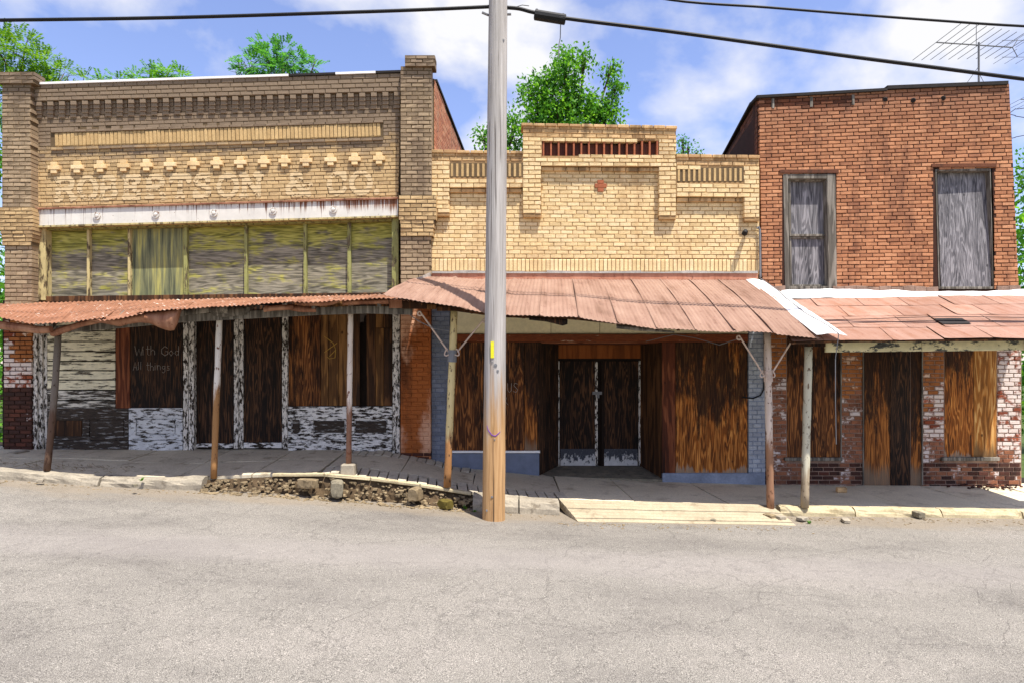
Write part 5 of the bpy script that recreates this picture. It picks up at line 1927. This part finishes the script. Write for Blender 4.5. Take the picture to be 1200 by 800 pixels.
# ---- right awning
AR = thing('awning', Vector((7.6, -1.4, 2.9)), 'flat pinkish sheet-metal awning with peeling cream fascia at the red brick shop', 'awning')
ta, ta0, ta1 = curve([(896, 350.5), (922, 350), (1060, 347.5), (1206, 346)], -0.1)
ea, ea0, ea1 = curve([(928, 401), (952, 400), (1000, 398.5), (1130, 397.5), (1330, 396)], -2.72)
rows = 4
rn = 0
for r in range(rows):
    cols = 6
    off = (0.0, 0.45, 0.2, 0.65)[r]
    edges = [0.0] + [(k + off + RND.uniform(-0.2, 0.2)) / cols for k in range(0, cols + 1) if 0.06 < (k + off) / cols < 0.94] + [1.0]
    for a, b in zip(edges, edges[1:]):
        s = MB()
        v0, v1 = r / rows, (r + 1) / rows + 0.02
        ph = RND.uniform(0, 60)
        lift = 0.004 * ((rn * 2) % 3) + 0.003 * (rows - r)

        def fn(u, v):
            uu = lerp(a, b - 0.0015, u)
            vv = min(1.0, lerp(v0, v1, v))
            p = lerp(ta(lerp(ta0, ta1, uu)), ea(lerp(ea0, ea1, uu)), vv)
            p.z += lift + (0.012 if (v > 0.98) else 0) - 0.01 * (v > 0.98) + 0.014 * noise.noise(Vector((p.x * 1.3, p.y * 1.3, 5))) + 0.006 * noise.noise(Vector((u * 3, v * 3, ph)))
            if u < 0.03:
                p.z += 0.008
            return p
        s.grid(fn, 8, 4, flip=True)
        s.build('roofing_sheet', M['tin_flat'], AR, solid=0.003)
        rn += 1
dk = MB()
dk.grid(lambda u, v: lerp(ta(lerp(ta0, ta1, u)), ea(lerp(ea0, ea1, u)), v * 0.985) + Vector((0, 0, -0.03)), 10, 6, flip=True)
dk.build('roof_deck', M['plank_brown'], AR, solid=0.03)
s = MB()
c = lerp(ta(lerp(ta0, ta1, 0.53)), ea(lerp(ea0, ea1, 0.53)), 0.66)
pt = lambda u, v: lerp(ta(lerp(ta0, ta1, u)), ea(lerp(ea0, ea1, u)), v) + Vector((0, 0, 0.032))
s.grid(lambda u, v: pt(lerp(0.50, 0.59, u), lerp(0.62, 0.74, v)), 4, 2, flip=True)
s.build('tar_patch', M['soot_cap'], AR, solid=0.004)
fb = MB()
for (a, b) in ((968, 1080), (1080.4, 1200), (1200.4, 1322)):
    fb = MB()
    ys = lambda x: lerp(399.5, 396, (x - 968) / 350)
    fb.slab((a, ys(a) - 3), (b, ys(b) - 3), (b, ys(b) + 13), (a, ys(a) + 13), -2.2, 0.05)
    fb.build('fascia_board', M['peel_cream'], AR, bevel=0.005)
board(AR, 'fascia_board', 942, 399.5, 967.6, 406, -2.25, 'ply_dark', 0.04)
for i in range(5):
    u = (i + 0.3) / 5
    A, B = ta(lerp(ta0, ta1, u)), ea(lerp(ea0, ea1, u))
    beam(AR, [A + Vector((0, -0.02, -0.1)), lerp(A, B, 0.78) + Vector((0, 0, -0.1))], 0.05, 0.09, 'plank_brown', 'rafter')
# wall flashing, white and buckled
s = MB()
s.grid(lambda u, v: W(lerp(916, 1206, u), lerp(340.5, 350.5, v) - 1.5 * math.sin(u * 7) + 1.6 * noise.noise(Vector((u * 14, v, 1))), lerp(-0.05, -0.24, v)), 40, 2, flip=True)
s.build('white_wall_flashing', M['white_metal'], AR, solid=0.005)
s = MB()
for yy, dd in ((0.62, 0.02), (0.7, 0.02)):
    s.tube([pt(u, yy + dd * math.sin(u * 9)) + Vector((0, 0, 0.012)) for u in [k / 20 for k in range(1, 21)]], 0.006, 5)
tag(s.build('roof_cable', M['black']), 'pair of thin black cables lying across the pinkish right awning', 'cable')


# ================================================================== POSTS
def post(x_top, y_top, x_bot, y_bot, Y, wpx, mat, label, foot=None, bow=0.0):
    b, t = W(x_bot, y_bot, Y), W(x_top, y_top, Y)
    root = thing('awning_post', b, label, 'post', 'posts holding up the awnings')
    r = wpx / 2 * (CAMD + Y) / FPX
    path = []
    for k in range(13):
        u = k / 12
        p = lerp(b, t, u)
        p.x += bow * math.sin(u * math.pi)
        path.append(p)
    s = MB()
    s.tube(path, [r * (1 + 0.05 * math.sin(k * 2.1)) for k in range(13)], 10, 0.03)
    s.build('pipe', M[mat], root, smooth=True)
    return root, b, t


post(68.5, 386, 55, 551, -2.0, 7, 'post_dark', 'thin dark leaning pipe post at the far left of the red awning', bow=0.02)
post(257.5, 362, 250.5, 560, -2.0, 7, 'post_white', 'pipe post white above and orange rust below, before the boarded doors')
pr, b, t = post(411, 353, 408.5, 543, -1.9, 6.5, 'post_rusty', 'pale rusty pipe post standing on a small concrete footing')
s = MB()
c = W(408.8, 556, -1.9)
r = 0.12
s.hexa([c + Vector((-r, -r, -0.05)), c + Vector((r, -r, -0.05)), c + Vector((r * 0.93, -r * 0.9, 0.19)), c + Vector((-r * 0.9, -r * 0.9, 0.19))],
       [c + Vector((-r, r, -0.05)), c + Vector((r, r, -0.05)), c + Vector((r * 0.93, r * 0.9, 0.19)), c + Vector((-r * 0.9, r * 0.9, 0.19))])
s.build('concrete_footing', M['kerb'], pr, bevel=0.02)


def brace(root, x0, y0, x1, y1, Y0, Y1, curl):
    s = MB()
    a, b = W(x0, y0, Y0), W(x1, y1, Y1)
    path = [a, lerp(a, b, 0.5), b]
    for k in range(1, 8):
        th = k / 7 * 4.4
        rr = 0.034
        path.append(b + Vector((curl * (-rr * math.sin(th)), 0, rr * (1 - math.cos(th)) * -1)))
    s.tube(path, 0.014, 6)
    s.build('brace_rod', M['iron'], root)


def hook(root, x, y, Y, d):
    s = MB()
    c = W(x, y, Y)
    s.tube([c + Vector((d * 0.07 * math.sin(t), 0, -0.05 * math.sin(t * 1.0) + 0.055 * (1 - math.cos(t)) - 0.0)) for t in [k * 0.35 for k in range(9)]], 0.011, 6)
    s.build('scroll_hook', M['iron'], root)


pr, b, t = post(532.5, 360, 524, 570, -2.05, 8.5, 'post_yellow', 'ochre and cream pipe post with iron braces left of the utility pole')
brace(pr, 527, 414, 492, 365, -2.06, -2.2, 1)
brace(pr, 536, 412, 568, 373, -2.06, -2.2, -1)
hook(pr, 526, 415, -2.1, -1)
hook(pr, 533, 415, -2.1, 1)
s = MB()
s.tube([W(530, 410, -2.05), W(529.6, 424, -2.05)], 0.075, 10)
s.build('collar', M['grey_metal'], pr)
pr, b, t = post(899, 385, 903, 598, -2.1, 8.5, 'post_brown', 'pinkish brown pipe post with iron braces beside the ramp corner')
brace(pr, 897, 442, 866, 393, -2.11, -2.3, 1)
brace(pr, 904, 438, 930, 396, -2.11, -2.3, -1)
hook(pr, 896, 440, -2.16, -1)
hook(pr, 903, 440, -2.16, 1)
s = MB()
s.tube([W(900, 434, -2.1), W(900.3, 447, -2.1)], 0.07, 10)
s.build('collar', M['iron'], pr)
post(947.5, 405, 943, 594, -2.1, 9, 'post_cream', 'grey cream pipe post under the peeling fascia of the right awning')
# sagging wire between the posts
s = MB()
s.tube([W(471, 362, -2.2), W(490, 376, -2.2), W(508, 385, -2.15), W(527, 388, -2.1)], 0.007, 5)
tag(s.build('slack_wire', M['grey_metal']), 'slack grey wire hanging left of the ochre post', 'wire')
s = MB()
s.tube([W(757, 400, -0.4), W(790, 392, -0.8), W(815, 396, -1.2), W(843, 404, -1.6), W(868, 396, -2.0)], 0.007, 5)
tag(s.build('slack_wire', M['grey_metal']), 'slack wire looping below the eave over the orange plywood', 'wire')

# ================================================================== UTILITY POLE AND CABLES
PY = -2.75
pb, pt_ = W(578.5, 607.5, PY), W(583.7, 0, PY)
d = (pt_ - pb) / (pt_.z - pb.z)
UP = thing('utility_pole', pb, 'tall weathered timber utility pole standing in the gutter', 'utility pole')
s = MB()
path, rad = [], []
HP = 10.5
for k in range(41):
    z = -0.35 + (HP + 0.35) * k / 40
    path.append(pb + d * z)
    rad.append(lerp(0.172, 0.128, max(0, z) / HP))
s.tube(path, rad, 26, 0.012)
s.build('shaft', M['pole'], UP, smooth=True)


def on_pole(px, py, out=0.0):
    p = W(px, py, PY)
    ax = pb + d * (p.z - pb.z)
    r = lerp(0.172, 0.128, (p.z - pb.z) / HP)
    dx = max(-r * 0.95, min(r * 0.95, p.x - ax.x))
    return Vector((ax.x + dx, ax.y - math.sqrt(max(1e-6, r * r - dx * dx)) - out, p.z))


s = MB()
q = on_pole(577.3, 410)
s.box(q.x - 0.024, q.x + 0.024, q.y - 0.012, q.y + 0.03, q.z - 0.12, q.z + 0.12)
s.build('pole_tag', M['yellow_tag'], UP)
s = MB()
for (x, y, rr) in ((581, 427.5, 0.03), (583.5, 434, 0.022), (577, 424, 0.014), (580, 513, 0.014), (577, 579, 0.02), (571, 595, 0.02), (590, 52, 0.018)):
    q = on_pole(x, y)
    s.tube([q + Vector((0, 0.02, 0)), q + Vector((0, -0.008, 0))], [rr, rr * 0.8], 7)
s.build('nail', M['grey_metal'], UP)
s = MB()
s.tube([on_pole(*p, out=0.0) for p in ((571, 497), (573, 503), (577, 508), (581, 509), (584.5, 506), (586.5, 504))], [0.004, 0.007, 0.009, 0.009, 0.007, 0.003], 6)
s.build('paint_mark', M['purple'], UP)
# bracket hardware
s = MB()
s.tube([W(565, 15, PY), W(572, 18, PY), W(599, 17, PY)], 0.02, 6)
s.build('through_bolt', M['grey_metal'], UP)


def cable(pts, Y0, Y1, r, name, mat, label, cat='cable', group=None):
    """pts are (px,py); depth runs linearly from Y0 to Y1"""
    n = len(pts)
    raw = [W(x, y, lerp(Y0, Y1, i / (n - 1))) for i, (x, y) in enumerate(pts)]
    out = []
    for i in range(n - 1):
        p0 = raw[max(0, i - 1)]
        p1, p2 = raw[i], raw[i + 1]
        p3 = raw[min(n - 1, i + 2)]
        for k in range(6):
            t = k / 6
            out.append(0.5 * ((2 * p1) + (p2 - p0) * t + (2 * p0 - 5 * p1 + 4 * p2 - p3) * t * t + (3 * p1 - p0 - 3 * p2 + p3) * t ** 3))
    out.append(raw[-1])
    s = MB()
    s.tube(out, r, 8)
    return tag(s.build(name, M[mat]), label, cat, group)


cable([(-400, 28), (-200, 26.5), (0, 24), (200, 21), (400, 15), (500, 11.5), (578, 8)], PY, PY, 0.026, 'overhead_cable', 'black', 'black overhead cable running left from the utility pole')
cable([(590, 9), (608, 10.5), (626, 15), (664, 22), (780, 36.5), (900, 53), (1000, 67), (1100, 80), (1200, 93), (1400, 118)], PY, PY - 0.2, 0.028, 'overhead_cable', 'black', 'thick black overhead cable falling right from the pole through the splice box')
cable([(583, -60), (680, -24), (785, 0), (900, 9), (1000, 17), (1100, 24.5), (1200, 31), (1400, 40)], PY, PY - 0.4, 0.018, 'overhead_cable', 'black', 'thin topmost overhead cable crossing the upper right sky')
s = MB()
a, b = W(626, 17.5, PY - 0.02), W(663, 23.5, PY - 0.02)
s.tube([a, lerp(a, b, 0.02), lerp(a, b, 0.98), b], [0.05, 0.075, 0.075, 0.05], 10)
SB = s.build('splice_box', M['black'])
tag(SB, 'black cable splice box hanging on the thick cable right of the pole', 'splice box')
for x, y in ((629, 12.5), (660, 18)):
    s = MB()
    q = W(x, y, PY - 0.02)
    s.tube([q + Vector((0, 0, -0.02)), q + Vector((0, 0, 0.02))], 0.018, 6)
    s.build('clamp', M['grey_metal'], SB)
s = MB()
s.tube([W(657, 26, PY), W(656.5, 45, PY), W(655, 52, PY), W(654.5, 68, PY)], 0.008, 5)
tag(s.build('hanging_wire', M['grey_metal']), 'thin wire dangling straight down from the splice box', 'wire')
s = MB()
s.tube([W(598, 9.5, PY), W(606, 8, PY), W(612, 6.2, PY), W(620, 7.2, PY)], 0.006, 5)
tag(s.build('tie_wire', M['grey_metal']), 'short curled tie wire beside the pole top fitting', 'wire')


# ================================================================== ANTENNAS
def antenna(base, mast_h, boom0, boom1, nel, elen, label, tilt=0.0):
    root = thing('tv_antenna', base, label, 'antenna', 'rooftop tv antennas')
    s = MB()
    s.tube([base, base + Vector((0, 0, mast_h))], 0.022, 8)
    s.build('mast', M['grey_metal'], root)
    z = base.z + mast_h - 0.06
    A, B = Vector((base.x + boom0, base.y, z + tilt)), Vector((base.x + boom1, base.y, z - tilt))
    s = MB()
    s.tube([A, B], 0.016, 6)
    s.build('boom', M['grey_metal'], root)
    for i in range(nel):
        u = i / (nel - 1)
        p = lerp(A, B, u)
        L = lerp(elen, elen * 0.62, u)
        s = MB()
        s.tube([p + Vector((0, -L / 2, 0.01)), p + Vector((0, L / 2, 0.01))], 0.007, 5)
        s.build('element', M['grey_metal'], root)
    # upright reflector rods at the front end
    for dz in (-0.22, 0.18):
        q = B + Vector((0.12, 0, dz))
        s = MB()
        s.tube([B, q], 0.009, 5)
        s.tube([q + Vector((-0.35, 0.02, 0)), q + Vector((0.3, 0.02, 0))], 0.006, 5)
        for k in range(3):
            e = q + Vector((-0.3 + 0.27 * k, 0, 0))
            s.tube([e + Vector((0, -0.35, 0)), e + Vector((0, 0.35, 0))], 0.005, 5)
        s.build('corner_reflector', M['grey_metal'], root)
    s = MB()
    s.tube([base + Vector((0, 0, mast_h * 0.45)), base + Vector((0.5, 0.6, -0.15))], 0.006, 5)
    s.tube([base + Vector((0, 0, mast_h * 0.45)), base + Vector((-0.15, 0.7, -0.15))], 0.006, 5)
    s.tube([base + Vector((0, 0, mast_h * 0.3)), base + Vector((0.45, 0.2, -0.15))], 0.006, 5)
    s.build('guy_wire', M['grey_metal'], root)
    s = MB()
    s.tube([base + Vector((-0.06, 0, mast_h - 0.1)), base + Vector((-0.06, 0, mast_h + 0.42))], 0.008, 5)
    s.build('whip', M['grey_metal'], root)
    return root


ab = W(1147, 101, 2.6)
am = W(1147, 50, 2.6)
antenna(ab, am.z - ab.z, -1.0, 0.8, 10, 1.75, 'large rooftop television antenna on a mast above the red brick shop', 0.06)
ab = W(1222, 190, 9.0)
antenna(ab, W(1222, 116, 9.0).z - ab.z, -0.75, 0.9, 8, 1.6, 'smaller television antenna mostly hidden at the far right behind the red shop', 0.04)
cable([(1150, 160), (1187, 130), (1200, 127), (1300, 110)], 9, 9, 0.012, 'service_wire', 'black', 'upper thin service wire in the gap right of the red shop', 'wire')
cable([(1150, 128), (1187, 135), (1200, 138), (1300, 152)], 9, 9, 0.012, 'service_wire', 'black', 'falling thin service wire in the gap right of the red shop', 'wire')
cable([(1150, 168), (1187, 162), (1200, 159), (1300, 142)], 9, 9, 0.012, 'service_wire', 'black', 'lower thin service wire above the tree at the far right', 'wire')


# ================================================================== TREES
def tree(base, blobs, mat, label, nleaf, leaf, name='leafy_tree', limbs=True, frond=0.0, seed=1):
    rng = random.Random(seed)
    root = thing(name, base, label, 'tree')
    cen = sum((Vector(b[0]) for b in blobs), Vector()) / len(blobs)
    s = MB()
    fork = Vector((lerp(base.x, cen.x, 0.5), lerp(base.y, cen.y, 0.5), lerp(base.z, cen.z, 0.62)))
    s.tube([base - Vector((0, 0, 0.4)), lerp(base, fork, 0.5) + Vector((0.08, 0, 0)), fork], [0.2, 0.15, 0.12], 8, 0.05)
    s.build('trunk', M['bark'], root, smooth=True)
    for c, r in blobs:
        c = Vector(c)
        s = MB()
        mid = lerp(fork, c, 0.55) + Vector((rng.uniform(-.2, .2), rng.uniform(-.2, .2), rng.uniform(-0.1, .25)))
        s.tube([fork - Vector((0, 0, 0.15)), mid, c], [0.085, 0.055, 0.02], 6, 0.05)
        for k in range(4):
            dd = Vector((rng.gauss(0, 1), rng.gauss(0, 1), rng.gauss(0.3, 0.8))).normalized()
            s.tube([lerp(mid, c, rng.uniform(0.3, 1)), c + dd * r * 0.45, c + dd * r * 0.9], [0.025, 0.015, 0.006], 5)
        s.build('limb', M['bark'], root, smooth=True)
    cr = MB()
    tot = sum(r ** 2 for _, r in blobs)
    for c, r in blobs:
        c = Vector(c)
        n_cl = max(4, int(nleaf / 16 * r ** 2 / tot))
        for i in range(n_cl):
            dd = Vector((rng.gauss(0, 1), rng.gauss(0, 1), rng.gauss(0, 1))).normalized()
            q = c + dd * r * (rng.random() ** 0.45) * rng.uniform(0.75, 1.12)
            out = (q - c).normalized()
            if frond:
                # a drooping compound leaf
                tip = q + (out * 0.8 + Vector((0, 0, -0.1 + rng.uniform(-0.2, 0.35)))).normalized() * frond * rng.uniform(0.7, 1.2)
                side = out.cross(Vector((0, 0, 1)))
                if side.length < 0.1:
                    side = Vector((1, 0, 0))
                side.normalize()
                for k in range(8):
                    p = lerp(q, tip, (k + 1) / 8) - Vector((0, 0, 0.1 * frond * (k / 8) ** 2))
                    for sg in (-1, 1):
                        dv = (side * sg + out * 0.35 + Vector((0, 0, rng.uniform(-0.35, 0.15)))).normalized()
                        L = leaf * rng.uniform(0.8, 1.3)
                        wv = out * L * 0.22
                        cr.add([p, p + dv * L * 0.5 + wv, p + dv * L, p + dv * L * 0.5 - wv], [(0, 1, 2, 3)])
            else:
                for k in range(16):
                    p = q + Vector((rng.gauss(0, 1), rng.gauss(0, 1), rng.gauss(0, 1))) * leaf * 1.15
                    dv = (out * 0.6 + Vector((rng.gauss(0, .6), rng.gauss(0, .6), rng.gauss(-0.1, .6)))).normalized()
                    nv = Vector((rng.gauss(0, 1), rng.gauss(0, 1), rng.gauss(0.6, 1))).normalized()
                    sv = dv.cross(nv)
                    if sv.length < 0.05:
                        continue
                    sv.normalize()
                    L = leaf * rng.uniform(0.75, 1.3)
                    cr.add([p, p + dv * L * 0.5 + sv * L * 0.28, p + dv * L, p + dv * L * 0.5 - sv * L * 0.28], [(0, 1, 2, 3)])
    cr.build('crown', M[mat], root)
    return root


def B(px, py, Y, rpx):
    return (tuple(W(px, py, Y)), rpx * (CAMD + Y) / FPX)


def gz(x, y):
    return -0.5 - 0.034 * max(-25, min(25, x))


def gbase(px, Y):
    x = (px - 600) * (CAMD + Y) / FPX
    return Vector((x, Y, gz(x, Y)))


tree(gbase(5, 17), [B(-40, 80, 17, 45), B(5, 66, 16.5, 30), B(28, 62, 17, 22), B(48, 78, 17, 22), B(74, 88, 17, 16), B(98, 96, 17, 12), B(12, 110, 17, 45), B(60, 110, 17, 28)],
     'leaf_yellow', 'yellow-green tree with feathery drooping sprays behind the far left roof corner', 17000, 0.14, frond=0.55, seed=3)
tree(gbase(170, 18), [B(140, 96, 18, 9), B(160, 94, 18, 8), B(178, 89, 18, 9), B(196, 88, 18, 10), B(212, 92, 18, 9), B(180, 110, 18, 24), B(118, 97, 18, 8)],
     'leaf', 'low sprigs of green foliage just showing over the left roofline', 5500, 0.13, frond=0.45, seed=8)
tree(gbase(325, 18), [B(296, 76, 18, 20), B(312, 66, 18, 19), B(332, 66, 18, 18), B(346, 78, 18, 17), B(366, 80, 18, 14), B(325, 90, 18, 32), B(282, 86, 18, 12)],
     'leaf_blue', 'airy blue-green tree rising over the middle of the left roof', 8500, 0.13, frond=0.4, seed=21)
tree(gbase(660, 14), [B(660, 66, 14, 10.9), B(662, 88, 14, 16.8), B(684, 72, 14, 10.1), B(640, 98, 14, 16), B(624, 112, 14, 15.1), B(650, 122, 14, 21.8), B(676, 112, 14, 16.8),
                      B(690, 130, 14, 18.5), B(716, 84, 14, 9.2), B(722, 104, 14, 10.1), B(714, 126, 14, 13.4), B(708, 142, 14, 15.1), B(630, 142, 14, 20.2), B(660, 150, 14, 28.6)],
     'leaf', 'bushy bright green tree rising above the stepped parapet of the middle shop', 9500, 0.17, seed=5)
tree(gbase(585, 13), [B(566, 160, 13, 11), B(582, 158, 13, 14), B(602, 142, 13, 15), B(606, 162, 13, 18), B(584, 182, 13, 24)],
     'leaf', 'smaller green tree half hidden behind the utility pole', 2400, 0.15, seed=15)
tree(gbase(806, 14), [B(800, 163, 14, 4), B(806, 172, 14, 6), B(798, 180, 14, 8), B(815, 180, 14, 4)],
     'leaf_blue', 'tiny sprig of leaves right of the stepped parapet', 260, 0.12, 'sapling', seed=17)
tree(gbase(1240, 10), [B(1215, 200, 10, 28), B(1240, 230, 10, 45), B(1222, 265, 10, 35), B(1212, 320, 10, 32), B(1225, 370, 10, 42), B(1215, 430, 10, 34), B(1235, 480, 10, 40), B(1290, 300, 10, 70)],
     'leaf', 'dense green tree at the right edge beside the red brick shop', 9000, 0.16, seed=9)
tree(gbase(-30, 4), [B(-28, 300, 4, 34), B(-30, 360, 4, 36), B(-25, 420, 4, 32), B(-26, 470, 4, 34), B(-50, 250, 4, 40), B(-40, 150, 4, 48), B(-24, 200, 4, 30), B(-28, 510, 4, 34)],
     'leaf', 'dark green bushes crowding the left corner of the tan shop', 6500, 0.13, seed=12)
# neighbouring growth out of the frame so that the street goes on
for i, (x, y) in enumerate(((-19, 8), (17, 9), (23, 5), (-25, 6))):
    tree(Vector((x, y, gz(x, y))), [((x + dx, y + dy, 3 + dz), r) for dx, dy, dz, r in ((0, 0, 1.5, 1.8), (1.4, 0.5, 0.6, 1.4), (-1.3, -0.4, 0.8, 1.4), (0.2, 0.6, 3.0, 1.4))],
         'leaf', ('bushy tree in the lot beyond the left end of the street', 'bushy tree in the lot just past the red shop', 'outermost tree past the red shop', 'outermost tree past the left shop')[i], 1800, 0.3, seed=40 + i)

# a far belt of woodland closing the view beyond the lots
fw = MB()
rg = random.Random(77)
for i in range(520):
    a = rg.uniform(-1.35, 1.35)
    dist = rg.uniform(44, 58)
    cx, cy = math.sin(a) * dist, math.cos(a) * dist
    base = -0.5 - 0.034 * max(-25, min(25, cx))
    top = 5.5 + 2.5 * noise.noise(Vector((cx * 0.08, cy * 0.08, 4)))
    cz = base + rg.uniform(0.3, max(1.0, top))
    for k in range(26):
        p = Vector((cx + rg.gauss(0, 1.2), cy + rg.gauss(0, 1.2), cz + rg.gauss(0, 0.8)))
        dv = Vector((rg.gauss(0, 1), rg.gauss(0, 1), rg.gauss(0, 0.7))).normalized()
        sv = dv.cross(Vector((rg.gauss(0, 1), rg.gauss(0, 1), rg.gauss(0.5, 1)))).normalized()
        L = rg.uniform(0.45, 0.85)
        fw.add([p, p + dv * L * 0.5 + sv * L * 0.3, p + dv * L, p + dv * L * 0.5 - sv * L * 0.3], [(0, 1, 2, 3)])
tag(fw.build('distant_wood', M['leaf']), 'distant belt of green woodland behind the lots', 'woodland', kind='stuff')
